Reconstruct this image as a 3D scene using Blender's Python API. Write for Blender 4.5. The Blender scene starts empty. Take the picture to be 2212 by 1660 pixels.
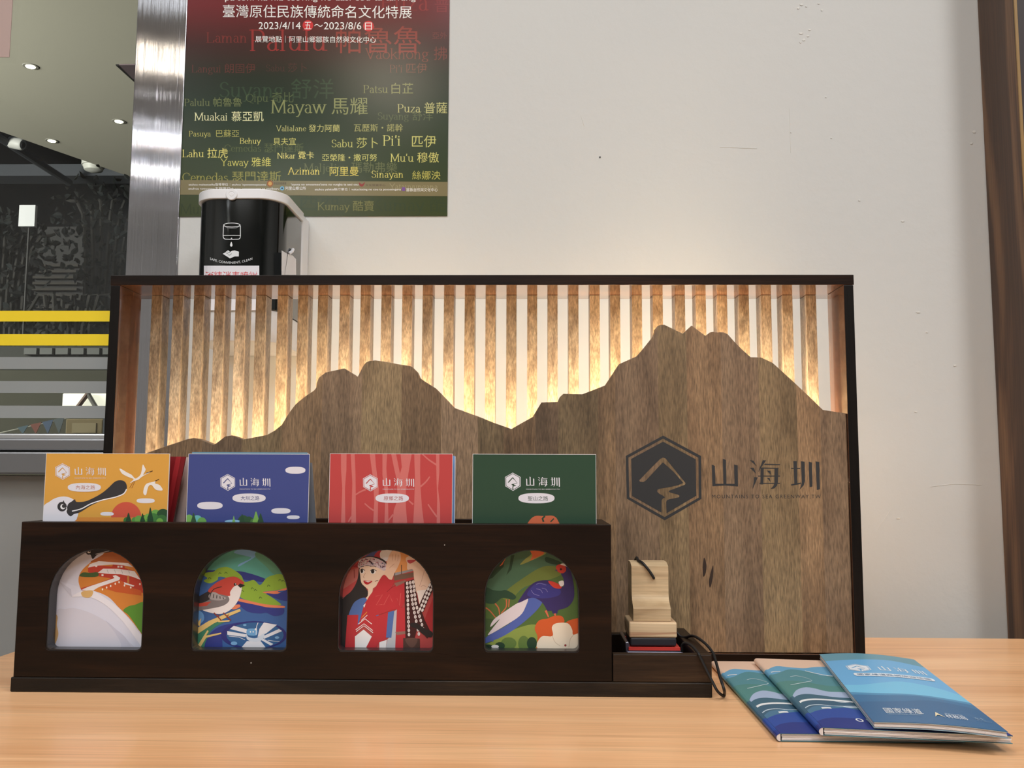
import bpy, bmesh, math, random
from mathutils import Vector, Matrix
from mathutils.geometry import tessellate_polygon

# ------------------------------------------------------------------ camera, world, lights, exposure
W, H, F = 2212.0, 1660.0, 2015.29
PITCH, YAW, ROLL = .09911, .02108, -.00372
CAM = Vector((0, 0, .91207))            # the table top is z = .75
scene = bpy.context.scene
COL = scene.collection
def rotm(p, y, r):
    return Matrix.Rotation(y, 3, 'Z') @ Matrix.Rotation(p, 3, 'X') @ Matrix.Rotation(r, 3, 'Y')
RM = rotm(PITCH, YAW, ROLL)
cd = bpy.data.cameras.new('camera'); cam = bpy.data.objects.new('camera', cd); COL.objects.link(cam)
cd.sensor_width = 36; cd.lens = 36 * F / W; cd.clip_start = .02; cd.clip_end = 200
M4 = (RM @ Matrix(((1, 0, 0), (0, 0, -1), (0, 1, 0)))).to_4x4(); M4.translation = CAM
cam.matrix_world = M4
scene.camera = cam
vs = scene.view_settings
vs.view_transform = 'Standard'; vs.look = 'None'; vs.exposure = 0.12; vs.gamma = 1; vs.use_curve_mapping = False
world = bpy.data.worlds.new('world'); scene.world = world; world.use_nodes = True
bg = world.node_tree.nodes['Background']; bg.inputs[0].default_value = (.030, .036, .045, 1); bg.inputs[1].default_value = 1.0
def area(name, loc, size, power, color, target=None, sy=None):
    l = bpy.data.lights.new(name, 'AREA'); l.energy = power; l.color = color; l.size = size
    if sy: l.shape = 'RECTANGLE'; l.size_y = sy
    o = bpy.data.objects.new(name, l); COL.objects.link(o); o.location = loc
    if target:
        d = Vector(target) - Vector(loc); o.rotation_euler = d.to_track_quat('-Z', 'Y').to_euler()
    return o
# ceiling panels of the room behind and above the camera
WARM, COOL = (1, .99, .98), (.93, .965, 1)
area('ceiling_lamp', (-.64, -1.94, 2.70), .30, 10, (1, .86, .68))
area('ceiling_lamp', (-.35, .0, 2.70), .60, 12, WARM)
area('ceiling_lamp', (1.05, -.25, 2.70), .40, 16, WARM)
area('ceiling_lamp', (.0, -1.15, 2.70), .60, 8, COOL)
area('ceiling_lamp', (-1.3, -.45, 2.70), .60, 12, COOL)
area('ceiling_lamp', (1.45, -1.3, 2.70), .45, 17, WARM)
area('ceiling_lamp', (.3, -2.9, 2.70), .80, 19, COOL, sy=.07)
area('ceiling_lamp', (-1.4, -3.45, 2.70), .80, 17, WARM, sy=.06)
# rows of small spots deeper in the room: the streaks in the steel post
for i_, (D_, p_, c_) in enumerate(((3.94, .5, WARM), (4.26, .5, WARM), (4.62, 1.3, (.95, .97, 1)), (4.94, 1.0, (1, .66, .42)), (5.2, .9, (.7, .84, 1)), (5.42, .9, (1, .96, .75)), (5.72, .7, (.75, .86, 1)), (6.1, .3, COOL), (6.55, .5, (1, 1, .9)))):
    area('ceiling_spot', (-.40 * D_, 2.09 - D_, 2.72), .07, p_, c_, sy=.03)
# outdoors beyond the glass: unseen fill light added to brighten the canopy from below
area('canopy_lamp', (-3.5, 1.6, 1.85), .6, 165, (1, .97, .90), (-2.5, 3.0, 2.75))

# ------------------------------------------------------------------ pixel <-> place helpers
def ray(px, py):
    return RM @ Vector(((px - W / 2) / F, 1, -(py - H / 2) / F))
def at_y(px, py, Y):
    r = ray(px, py); return CAM + r * (Y / r.y)
def at_z(px, py, z):
    r = ray(px, py); return CAM + r * ((z - CAM.z) / r.z)
def lin(c):
    return tuple((v / 255 / 12.92) if v / 255 <= .04045 else ((v / 255 + .055) / 1.055) ** 2.4 for v in c)

# ------------------------------------------------------------------ materials
MC = {}
def mat(name, col, rough=.5, metal=0, coat=0, emit=None, bump=None, spec=None):
    if name in MC: return MC[name]
    m = bpy.data.materials.new(name); m.use_nodes = True
    b = m.node_tree.nodes['Principled BSDF']
    b.inputs['Base Color'].default_value = (*lin(col), 1); b.inputs['Roughness'].default_value = rough
    b.inputs['Metallic'].default_value = metal; b.inputs['Coat Weight'].default_value = coat
    b.inputs['Coat Roughness'].default_value = .12
    if spec is not None: b.inputs['Specular IOR Level'].default_value = spec
    if emit:
        b.inputs['Emission Color'].default_value = (*lin(col), 1); b.inputs['Emission Strength'].default_value = emit
    if bump:
        nt = m.node_tree; n = nt.nodes.new('ShaderNodeTexNoise'); n.inputs['Scale'].default_value = bump[0]; n.inputs['Detail'].default_value = 4
        tc = nt.nodes.new('ShaderNodeTexCoord'); nt.links.new(tc.outputs['Object'], n.inputs['Vector'])
        bp = nt.nodes.new('ShaderNodeBump'); bp.inputs['Strength'].default_value = bump[1]; bp.inputs['Distance'].default_value = .002
        nt.links.new(n.outputs[0], bp.inputs['Height']); nt.links.new(bp.outputs[0], b.inputs['Normal'])
    MC[name] = m; return m
def paper(col):
    return mat('print_%02x%02x%02x' % tuple(int(v) for v in col), col, .42, spec=.35)
def wood(name, stops, scale, fine, rough=.4, coat=0, bump=.15, planks=None, tone=False, specks=False, warp=1.2, fine_amt=.35, rings=None, spec=.5, streak=None, streak_amt=.5):
    """stops: (pos, rgb) along a stretched noise; scale / fine: xyz stretch of broad and fine grain."""
    if name in MC: return MC[name]
    m = bpy.data.materials.new(name); m.use_nodes = True; nt = m.node_tree; N = nt.nodes.new; L = nt.links.new
    b = nt.nodes['Principled BSDF']; b.inputs['Roughness'].default_value = rough
    b.inputs['Coat Weight'].default_value = coat; b.inputs['Coat Roughness'].default_value = .05; b.inputs['Specular IOR Level'].default_value = spec
    tc = N('ShaderNodeTexCoord'); src = tc.outputs['Object']
    pl = None
    if planks:
        sx = N('ShaderNodeSeparateXYZ'); L(src, sx.inputs[0])
        mr = N('ShaderNodeMapRange'); L(sx.outputs[0], mr.inputs[0]); mr.inputs[1].default_value = planks[0]; mr.inputs[2].default_value = planks[1]
        cr = N('ShaderNodeValToRGB'); cr.color_ramp.interpolation = 'CONSTANT'; L(mr.outputs[0], cr.inputs[0])
        els = cr.color_ramp.elements
        for i, (p, c) in enumerate(planks[2]):
            e = els[i] if i < 2 else els.new(p)
            e.position = p; e.color = (*c, 1)
        pl = cr.outputs[0]
        # shift the grain from plank to plank
        va = N('ShaderNodeVectorMath'); va.operation = 'MULTIPLY_ADD'; L(pl, va.inputs[0]); va.inputs[1].default_value = (3, 3, 9); L(src, va.inputs[2]); src = va.outputs[0]
    if tone:
        at = N('ShaderNodeAttribute'); at.attribute_name = 'tone'
        va = N('ShaderNodeVectorMath'); va.operation = 'MULTIPLY_ADD'; L(at.outputs['Color'], va.inputs[0]); va.inputs[1].default_value = (5, 5, 9); L(src, va.inputs[2]); src = va.outputs[0]
        pl = at.outputs['Color']
    mp = N('ShaderNodeMapping'); mp.inputs['Scale'].default_value = scale; L(src, mp.inputs[0])
    n1 = N('ShaderNodeTexNoise'); n1.inputs['Scale'].default_value = 1; n1.inputs['Detail'].default_value = 5; n1.inputs['Distortion'].default_value = warp; L(mp.outputs[0], n1.inputs['Vector'])
    fac = n1.outputs[0]
    if rings:
        mu = N('ShaderNodeMath'); mu.operation = 'MULTIPLY'; L(fac, mu.inputs[0]); mu.inputs[1].default_value = rings
        pp = N('ShaderNodeMath'); pp.operation = 'PINGPONG'; L(mu.outputs[0], pp.inputs[0]); pp.inputs[1].default_value = 1.0; fac = pp.outputs[0]
    r1 = N('ShaderNodeValToRGB'); L(fac, r1.inputs[0])
    els = r1.color_ramp.elements
    for i, (p, c) in enumerate(stops):
        e = els[i] if i < 2 else els.new(p)
        e.position = p; e.color = (*lin(c), 1)
    mp2 = N('ShaderNodeMapping'); mp2.inputs['Scale'].default_value = fine; L(src, mp2.inputs[0])
    n2 = N('ShaderNodeTexNoise'); n2.inputs['Scale'].default_value = 1; n2.inputs['Detail'].default_value = 3; L(mp2.outputs[0], n2.inputs['Vector'])
    r2 = N('ShaderNodeMapRange'); L(n2.outputs[0], r2.inputs[0]); r2.inputs[1].default_value = .3; r2.inputs[2].default_value = .7
    r2.inputs[3].default_value = 1 - fine_amt; r2.inputs[4].default_value = 1 + fine_amt * .55
    mx = N('ShaderNodeMix'); mx.data_type = 'RGBA'; mx.blend_type = 'MULTIPLY'; mx.inputs[0].default_value = 1
    L(r1.outputs[0], mx.inputs[6]); L(r2.outputs[0], mx.inputs[7]); out = mx.outputs[2]
    if streak:
        mp3 = N('ShaderNodeMapping'); mp3.inputs['Scale'].default_value = streak; mp3.inputs['Location'].default_value = (3.1, 7.7, 1.3); L(src, mp3.inputs[0])
        n3 = N('ShaderNodeTexNoise'); n3.inputs['Scale'].default_value = 1; n3.inputs['Detail'].default_value = 4; n3.inputs['Distortion'].default_value = .6; L(mp3.outputs[0], n3.inputs['Vector'])
        r3 = N('ShaderNodeMapRange'); L(n3.outputs[0], r3.inputs[0]); r3.inputs[1].default_value = .58; r3.inputs[2].default_value = .72; r3.inputs[3].default_value = 1; r3.inputs[4].default_value = streak_amt
        m4 = N('ShaderNodeMix'); m4.data_type = 'RGBA'; m4.blend_type = 'MULTIPLY'; m4.inputs[0].default_value = 1; L(out, m4.inputs[6]); L(r3.outputs[0], m4.inputs[7]); out = m4.outputs[2]
    if pl is not None:
        m2 = N('ShaderNodeMix'); m2.data_type = 'RGBA'; m2.blend_type = 'MULTIPLY'; m2.inputs[0].default_value = 1
        L(out, m2.inputs[6]); L(pl, m2.inputs[7]); out = m2.outputs[2]
    if specks:
        v = N('ShaderNodeTexVoronoi'); v.inputs['Scale'].default_value = 38; L(tc.outputs['Object'], v.inputs['Vector'])
        lt = N('ShaderNodeMath'); lt.operation = 'LESS_THAN'; L(v.outputs['Distance'], lt.inputs[0]); lt.inputs[1].default_value = .026
        m3 = N('ShaderNodeMix'); m3.data_type = 'RGBA'; L(lt.outputs[0], m3.inputs[0]); L(out, m3.inputs[6]); m3.inputs[7].default_value = (.45, .43, .4, 1); out = m3.outputs[2]
    L(out, b.inputs['Base Color'])
    if bump:
        bp = N('ShaderNodeBump'); bp.inputs['Strength'].default_value = bump; bp.inputs['Distance'].default_value = .0006
        L(n2.outputs[0], bp.inputs['Height']); L(bp.outputs[0], b.inputs['Normal'])
    MC[name] = m; return m

# ------------------------------------------------------------------ mesh builder and object helpers
class MB:
    def __init__(s): s.v = []; s.f = []; s.m = []; s.mats = []; s.tone = []; s.curtone = (1, 1, 1)
    def mi(s, m):
        if m not in s.mats: s.mats.append(m)
        return s.mats.index(m)
    def add(s, vs, fs, m):
        o = len(s.v); s.v += [Vector(p) for p in vs]; i = s.mi(m)
        for f in fs: s.f.append([o + k for k in f]); s.m.append(i); s.tone.append(s.curtone)
        return s
    def box(s, x0, x1, y0, y1, z0, z1, m):
        p = [(x, y, z) for x in (x0, x1) for y in (y0, y1) for z in (z0, z1)]
        return s.add(p, [(0, 1, 3, 2), (4, 6, 7, 5), (0, 4, 5, 1), (2, 3, 7, 6), (0, 2, 6, 4), (1, 5, 7, 3)], m)
    def prism(s, loops, to3, d, m, side=None):
        """loops: outer + holes in 2-D; to3(a, b, k) -> 3-D at depth k; extruded from 0 to d."""
        flat = [p for l in loops for p in l]
        tris = tessellate_polygon([[Vector((a, b, 0)) for a, b in l] for l in loops])
        s.add([to3(a, b, 0) for a, b in flat], tris, m)
        s.add([to3(a, b, d) for a, b in flat], [t[::-1] for t in tris], m)
        for l in loops:
            n = len(l)
            s.add([to3(a, b, 0) for a, b in l] + [to3(a, b, d) for a, b in l], [(i, (i + 1) % n, n + (i + 1) % n, n + i) for i in range(n)], side or m)
        return s
    def tube(s, pts, r, m, n=10, caps=True):
        pts = [Vector(p) for p in pts]; rings = []
        up = Vector((.123, .9, .41)).normalized()
        for i, p in enumerate(pts):
            t = (pts[min(i + 1, len(pts) - 1)] - pts[max(i - 1, 0)]).normalized()
            a = t.cross(up).normalized(); b = t.cross(a)
            rr = r[i] if isinstance(r, (list, tuple)) else r
            rings += [p + (a * math.cos(k * math.tau / n) + b * math.sin(k * math.tau / n)) * rr for k in range(n)]
        fs = [(i * n + k, i * n + (k + 1) % n, (i + 1) * n + (k + 1) % n, (i + 1) * n + k) for i in range(len(pts) - 1) for k in range(n)]
        if caps: fs += [tuple(range(n))[::-1], tuple((len(pts) - 1) * n + k for k in range(n))]
        return s.add(rings, fs, m)
    def lathe(s, c, axis, prof, m, n=28):
        """prof: (radius, distance along axis)"""
        c = Vector(c); ax = Vector(axis).normalized(); a = ax.orthogonal().normalized(); b = ax.cross(a)
        vs = [c + ax * h + (a * math.cos(k * math.tau / n) + b * math.sin(k * math.tau / n)) * r for r, h in prof for k in range(n)]
        fs = [(i * n + k, i * n + (k + 1) % n, (i + 1) * n + (k + 1) % n, (i + 1) * n + k) for i in range(len(prof) - 1) for k in range(n)]
        fs += [tuple(range(n))[::-1], tuple((len(prof) - 1) * n + k for k in range(n))]
        return s.add(vs, fs, m)
LOC = {}
def empty(name, loc, label=None, cat=None, group=None, kind=None):
    o = bpy.data.objects.new(name, None); COL.objects.link(o); o.location = loc; o.empty_display_size = .05
    LOC[o.name] = Vector(loc); tag(o, label, cat, group, kind); return o
def tag(o, label=None, cat=None, group=None, kind=None):
    for k, v in (('label', label), ('category', cat), ('group', group), ('kind', kind)):
        if v: o[k] = v
    return o
def link(name, mb, parent=None, loc=None, bevel=None, smooth=None, tone=False):
    """one mesh object; vertices were written in world space"""
    base = LOC[parent.name] if parent else Vector(loc if loc is not None else (0, 0, 0))
    me = bpy.data.meshes.new(name); me.from_pydata([v - base for v in mb.v], [], mb.f)
    for m in mb.mats: me.materials.append(m)
    me.polygons.foreach_set('material_index', mb.m)
    if tone:
        ca = me.color_attributes.new('tone', 'FLOAT_COLOR', 'CORNER'); k = 0
        for p, t in zip(me.polygons, mb.tone):
            for _ in p.loop_indices: ca.data[k].color = (*t, 1); k += 1
    bm = bmesh.new(); bm.from_mesh(me)
    if smooth is not None or bevel: bmesh.ops.remove_doubles(bm, verts=bm.verts, dist=1e-6)
    bmesh.ops.recalc_face_normals(bm, faces=bm.faces); bm.to_mesh(me); bm.free()
    me.update()
    o = bpy.data.objects.new(name, me); COL.objects.link(o)
    if parent: o.parent = parent
    else: o.location = base
    LOC[o.name] = base
    if smooth is not None:
        me.polygons.foreach_set('use_smooth', [True] * len(me.polygons)); me.set_sharp_from_angle(angle=math.radians(smooth))
    if bevel:
        b = o.modifiers.new('bevel', 'BEVEL'); b.width = bevel; b.segments = 2; b.limit_method = 'ANGLE'; b.angle_limit = math.radians(35)
    return o
def boxpart(name, parent, x0, x1, y0, y1, z0, z1, m, bevel=None):
    return link(name, MB().box(x0, x1, y0, y1, z0, z1, m), parent, bevel=bevel)
def cr(pts, n=6, closed=True):
    """Catmull-Rom through 2-D or 3-D points"""
    P = [Vector(p) for p in pts]; out = []; L = len(P)
    for i in range(L if closed else L - 1):
        g = (lambda k: P[k % L]) if closed else (lambda k: P[max(0, min(L - 1, k))])
        a, b, c, d = g(i - 1), g(i), g(i + 1), g(i + 2)
        for k in range(n):
            t = k / n
            out.append(.5 * ((2 * b) + (c - a) * t + (2 * a - 5 * b + 4 * c - d) * t * t + (3 * b - a - 3 * c + d) * t ** 3))
    if not closed: out.append(P[-1])
    return [tuple(p) for p in out]

# ------------------------------------------------------------------ lettering
TXT = {}
def glyphs(body, bold=0.0, space=1.0):
    """outline of a line of text as 2-D triangles (Blender's own built-in font)"""
    bold = 0.0                            # thickened outlines break the fill of dense characters
    if (body, bold, space) in TXT: return TXT[body, bold, space]
    c = bpy.data.curves.new('t', 'FONT'); c.body = body; c.size = 1; c.resolution_u = 3; c.offset = bold; c.space_character = space
    o = bpy.data.objects.new('t', c); COL.objects.link(o)
    dg = bpy.context.evaluated_depsgraph_get()
    me = bpy.data.meshes.new_from_object(o.evaluated_get(dg))
    vs = [(v.co.x, v.co.y) for v in me.vertices]; fs = [tuple(p.vertices) for p in me.polygons]
    bpy.data.objects.remove(o); bpy.data.curves.remove(c); bpy.data.meshes.remove(me)
    TXT[body, bold, space] = (vs, fs); return vs, fs
def A_(cx, cy, rx, ry, a0, a1, n=12):
    return [(cx + rx * math.cos(math.radians(a0 + (a1 - a0) * i / n)), cy + ry * math.sin(math.radians(a0 + (a1 - a0) * i / n))) for i in range(n + 1)]
def _serif():
    """roman letters with serifs: name -> (advance, strokes, serif bars (x, y))"""
    X, C, D = .45, .68, -.2
    bowl = lambda cx, w=.19: A_(cx, X / 2, w, X / 2 - .01, 0, 360, 20)
    n_ = [(.1, 0), (.1, X)]; arch = lambda x: A_(x + .12, .27, .12, .165, 180, 0, 10) + [(x + .24, 0)]
    G = {
     'a': (.44, [A_(.2, .31, .12, .13, 150, 0, 8) + [(.32, .06), (.36, .01), (.41, .03)], A_(.2, .13, .13, .13, 80, 340, 12)], []),
     'b': (.5, [[(.09, .68), (.09, .02)], A_(.24, X / 2, .17, X / 2 - .01, 0, 360, 20)], [(.06, .67)]),
     'c': (.42, [A_(.23, X / 2, .18, X / 2 - .01, 40, 320, 16)], []),
     'd': (.5, [[(.4, .68), (.4, .02)], A_(.24, X / 2, .18, X / 2 - .01, 0, 360, 20)], [(.37, .67), (.44, .01)]),
     'e': (.43, [[(.06, .25), (.38, .25)] + A_(.22, X / 2, .165, X / 2 - .01, 10, 320, 18)], []),
     'g': (.47, [A_(.21, .3, .14, .14, 0, 360, 18), A_(.22, -.09, .17, .1, 0, 360, 18), [(.14, .17), (.1, .1), (.2, .02)], [(.33, .4), (.44, .43)]], []),
     'h': (.52, [[(.1, .68), (.1, 0)], arch(.1 + .04)], [(.07, .67), (.1, 0), (.38, 0)]),
     'i': (.26, [n_, [(.1, .565), (.1, .625)]], [(.07, .44), (.1, 0)]), 'j': (.26, [[(.14, X), (.14, -.1), (.06, -.19)], [(.14, .565), (.14, .625)]], [(.1, .44)]),
     'k': (.5, [[(.1, .68), (.1, 0)], [(.38, .43), (.12, .2)], [(.2, .27), (.43, .01)]], [(.07, .67), (.1, 0), (.4, .43), (.42, 0)]),
     'l': (.26, [[(.1, .68), (.1, 0)]], [(.07, .67), (.1, 0)]),
     'm': (.78, [n_, arch(.14), arch(.4)], [(.07, .44), (.1, 0), (.38, 0), (.64, 0)]),
     'n': (.52, [n_, arch(.14)], [(.07, .44), (.1, 0), (.38, 0)]),
     'o': (.5, [bowl(.25, .2)], []),
     'p': (.5, [[(.1, X), (.1, D)], A_(.25, X / 2, .17, X / 2 - .01, 0, 360, 20)], [(.07, .44), (.1, D)]),
     'q': (.5, [[(.4, X), (.4, D)], A_(.24, X / 2, .18, X / 2 - .01, 0, 360, 20)], [(.4, D)]),
     'r': (.36, [n_, A_(.22, .3, .12, .13, 180, 60, 8)], [(.07, .44), (.1, 0)]),
     's': (.38, [A_(.19, .33, .11, .1, 30, 230, 10) + A_(.19, .11, .13, .11, 60, -150, 10)], []),
     't': (.3, [[(.12, .58), (.12, .06), (.17, .01), (.26, .04)], [(.02, .44), (.26, .44)]], []),
     'u': (.52, [[(.1, X), (.1, .12)] + A_(.23, .14, .13, .13, 200, 330, 8) + [(.39, .16)], [(.39, X), (.39, .02)]], [(.07, .44), (.36, .44), (.44, .01)]),
     'v': (.46, [[(.05, X), (.23, 0), (.41, X)]], [(.05, .44), (.41, .44)]),
     'w': (.7, [[(.05, X), (.21, 0), (.35, X), (.5, 0), (.66, X)]], [(.05, .44), (.35, .44), (.66, .44)]),
     'y': (.47, [[(.05, X), (.24, .02)], [(.43, X), (.22, -.08), (.14, -.19), (.05, -.18)]], [(.05, .44), (.43, .44)]),
     'z': (.43, [[(.06, .43), (.36, .43), (.05, .015), (.38, .015)]], []),
     'A': (.68, [[(.08, 0), (.33, C)], [(.33, C), (.6, 0)], [(.17, .24), (.5, .24)]], [(.08, 0), (.6, 0)]),
     'B': (.6, [[(.12, C), (.12, 0)], [(.12, .67)] + A_(.3, .52, .17, .15, 90, -90, 8) + [(.12, .37)] + A_(.33, .19, .2, .18, 90, -90, 8) + [(.12, .01)]], [(.1, .67), (.1, 0)]),
     'C': (.66, [A_(.36, .34, .29, .33, 40, 320, 20)], [(.59, .5)]),
     'K': (.68, [[(.12, C), (.12, 0)], [(.55, .66), (.14, .3)], [(.27, .4), (.6, .01)]], [(.12, .67), (.12, 0), (.55, .67), (.6, 0)]),
     'L': (.58, [[(.12, C), (.12, .01), (.5, .01), (.53, .15)]], [(.12, .67), (.1, 0)]),
     'M': (.86, [[(.12, 0), (.14, C)], [(.14, C), (.43, .04)], [(.43, .04), (.72, C)], [(.72, C), (.75, 0)]], [(.12, 0), (.11, .67), (.75, .67), (.75, 0)]),
     'N': (.72, [[(.12, 0), (.12, C)], [(.12, C), (.6, 0)], [(.6, 0), (.6, C)]], [(.12, 0), (.09, .67), (.6, .67)]),
     'P': (.56, [[(.12, C), (.12, 0)], [(.12, .67)] + A_(.29, .5, .19, .17, 90, -90, 10) + [(.12, .33)]], [(.1, .67), (.12, 0)]),
     'Q': (.72, [A_(.36, .34, .3, .33, 0, 360, 26), [(.35, .02), (.5, -.1), (.68, -.14)]], []),
     'S': (.5, [A_(.25, .51, .16, .155, 20, 240, 12) + A_(.25, .18, .19, .17, 60, -160, 12)], []),
     'V': (.66, [[(.06, C), (.33, 0)], [(.33, 0), (.6, C)]], [(.06, .67), (.6, .67)]),
     'Y': (.66, [[(.06, C), (.33, .32), (.33, 0)], [(.6, C), (.33, .32)]], [(.06, .67), (.6, .67), (.33, 0)]),
     "'": (.18, [[(.09, .68), (.07, .52)]], []),
    }
    return G
SERIF = _serif()
def roman(body):
    """strokes with a broad nib (thick uprights, thin horizontals): quads in em units and the line's advance"""
    x = 0; out = []
    rx, ry = .036, .013
    for ch in body:
        if ch == ' ': x += .28; continue
        adv, strokes, bars = SERIF[ch]
        for st in strokes:
            for (a, b), (c, d) in zip(st, st[1:]):
                L = math.hypot(c - a, d - b)
                if L < 1e-6: continue
                nx, ny = -(d - b) / L, (c - a) / L
                s = math.sqrt((rx * nx) ** 2 + (ry * ny) ** 2)
                ex, ey = (c - a) / L * ry, (d - b) / L * ry
                out.append([(x + a - ex + nx * s, b - ey + ny * s), (x + a - ex - nx * s, b - ey - ny * s), (x + c + ex - nx * s, d + ey - ny * s), (x + c + ex + nx * s, d + ey + ny * s)])
        for bx, by in bars:
            out.append([(x + bx - .085, by - .012), (x + bx + .085, by - .012), (x + bx + .085, by + .012), (x + bx - .085, by + .012)])
        x += adv
    return out, x

# ------------------------------------------------------------------ printed art: flat layers of ink on a sheet
def clip_poly(pts, quad):
    area2 = sum(a[0] * b[1] - b[0] * a[1] for a, b in zip(quad, quad[1:] + quad[:1])); sg = 1 if area2 > 0 else -1
    out = list(pts)
    for a, b in zip(quad, quad[1:] + quad[:1]):
        inp, out = out, []
        side = lambda p: sg * ((b[0] - a[0]) * (p[1] - a[1]) - (b[1] - a[1]) * (p[0] - a[0]))
        for p, q in zip(inp, inp[1:] + inp[:1]):
            sp, sq = side(p), side(q)
            if sp >= 0: out.append(p)
            if sp * sq < 0:
                t = sp / (sp - sq); out.append((p[0] + (q[0] - p[0]) * t, p[1] + (q[1] - p[1]) * t))
        if not out: return []
    return out
class Art:
    """mapper(px, py, off) -> world point on the sheet, raised by off towards the reader"""
    def __init__(s, mapper, clip=None, dz=5e-6, k0=1): s.map = mapper; s.clip = clip; s.dz = dz; s.k = k0; s.mb = MB(); s.T = lambda x, y: (x, y)
    def frame(s, ox, oy, sc): s.T = lambda x, y: (ox + x * sc, oy + y * sc)
    def raw(s, vs, fs, col, same=False):
        if not same: s.k += 1
        s.mb.add([s.map(*s.T(*p), s.k * s.dz) for p in vs], fs, col if isinstance(col, bpy.types.Material) else paper(col))
    def poly(s, pts, col, smooth=False, same=False, n=6):
        if smooth: pts = cr(pts, n)
        P = [tuple(p[:2]) for p in pts]
        if s.clip:
            q = clip_poly([s.T(*p) for p in P], s.clip)
            if len(q) < 3: return
            T = s.T; s.T = lambda x, y: (x, y)
            s.raw(q, tessellate_polygon([[Vector((*p, 0)) for p in q]]), col, same); s.T = T
        else:
            s.raw(P, tessellate_polygon([[Vector((*p, 0)) for p in P]]), col, same)
    def blob(s, pts, col, **k): s.poly(pts, col, True, **k)
    def ell(s, cx, cy, rx, ry, col, n=28, rot=0, same=False, p=2):
        c, d = math.cos(rot), math.sin(rot); pts = []
        for i in range(n):
            a = i * math.tau / n; ca, sa = math.cos(a), math.sin(a)
            x = rx * math.copysign(abs(ca) ** (2 / p), ca); y = ry * math.copysign(abs(sa) ** (2 / p), sa)
            pts.append((cx + x * c - y * d, cy + x * d + y * c))
        s.poly(pts, col, same=same)
    def line(s, pts, w, col, smooth=False, same=False, taper=None):
        if smooth: pts = cr([tuple(p) for p in pts], 6, False)
        n = len(pts); Lf, Rt = [], []
        for i, p in enumerate(pts):
            a, b = pts[max(0, i - 1)], pts[min(n - 1, i + 1)]
            dx, dy = b[0] - a[0], b[1] - a[1]; L = math.hypot(dx, dy) or 1
            ww = w * (1 + (taper - 1) * i / (n - 1)) if taper is not None else w
            Lf.append((p[0] - dy / L * ww / 2, p[1] + dx / L * ww / 2)); Rt.append((p[0] + dy / L * ww / 2, p[1] - dx / L * ww / 2))
        if s.clip:
            s.k += 0 if same else 1
            for i in range(n - 1): s.poly([Lf[i], Lf[i + 1], Rt[i + 1], Rt[i]], col, same=True)
        else:
            s.raw(Lf + Rt, [(i, i + 1, n + i + 1, n + i) for i in range(n - 1)], col, same)
    def rect(s, x0, y0, x1, y1, col, n=1, same=False):
        xs = [x0 + (x1 - x0) * i / n for i in range(n + 1)]
        s.raw([(x, y0) for x in xs] + [(x, y1) for x in xs], [(i, i + 1, n + 2 + i, n + 1 + i) for i in range(n)], col, same)
    def text(s, body, x0, y0, x1, y1, col, bold=0.0, fn=None, same=False, space=1.0):
        vs, fs = glyphs(body, bold, space)
        if not vs: return
        a0, a1 = min(v[0] for v in vs), max(v[0] for v in vs); b0, b1 = min(v[1] for v in vs), max(v[1] for v in vs)
        q = [(x0 + (x - a0) / (a1 - a0) * (x1 - x0), y1 - (y - b0) / (b1 - b0) * (y1 - y0)) for x, y in vs]
        if fn: q = [fn(*p) for p in q]
        s.raw(q, fs, col, same)
    def name(s, body, x0, x1, yb, col, fn=None):
        """a roman name with its Chinese characters behind; yb: foot of the characters"""
        la = ''.join(c for c in body if ord(c) < 128).strip(); cj = ''.join(c for c in body if ord(c) >= 128)
        quads, adv = roman(la) if la else ([], 0)
        gap = .3 if la and cj else 0
        size = (x1 - x0) / (adv + gap + len(cj) * 1.0); base = yb - (.09 * size if cj else 0)
        s.k += 1; kk = s.k
        for n_q, q in enumerate(quads):
            s.k = kk + .08 * (n_q % 11)
            pts = [(x0 + a * size, base - b * size) for a, b in q]
            if s.clip:
                pts = clip_poly([s.T(*p) for p in pts], s.clip)
                if len(pts) < 3: continue
                T = s.T; s.T = lambda x, y: (x, y); s.raw(pts, [tuple(range(len(pts)))], col, True); s.T = T
            else: s.raw(pts, [tuple(range(4))], col, True)
        s.k = kk
        if cj:
            vs, fs = glyphs(cj, -.010)
            a0, a1 = min(v[0] for v in vs), max(v[0] for v in vs)
            sc = len(cj) * size * .95 / max(a1 - a0, .1) if len(cj) > 1 else size * .95 / max(a1 - a0, .1)
            xs = x0 + (adv + gap) * size
            q = [(xs + (x - a0) * sc, base - y * sc) for x, y in vs]
            if s.clip:
                mx = max(p[0] for p in s.clip)
                q2 = [s.T(*p) for p in q]
                fs = [f for f in fs if all(q2[i][0] < mx for i in f)]
            s.raw(q, fs, col, True)
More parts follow.
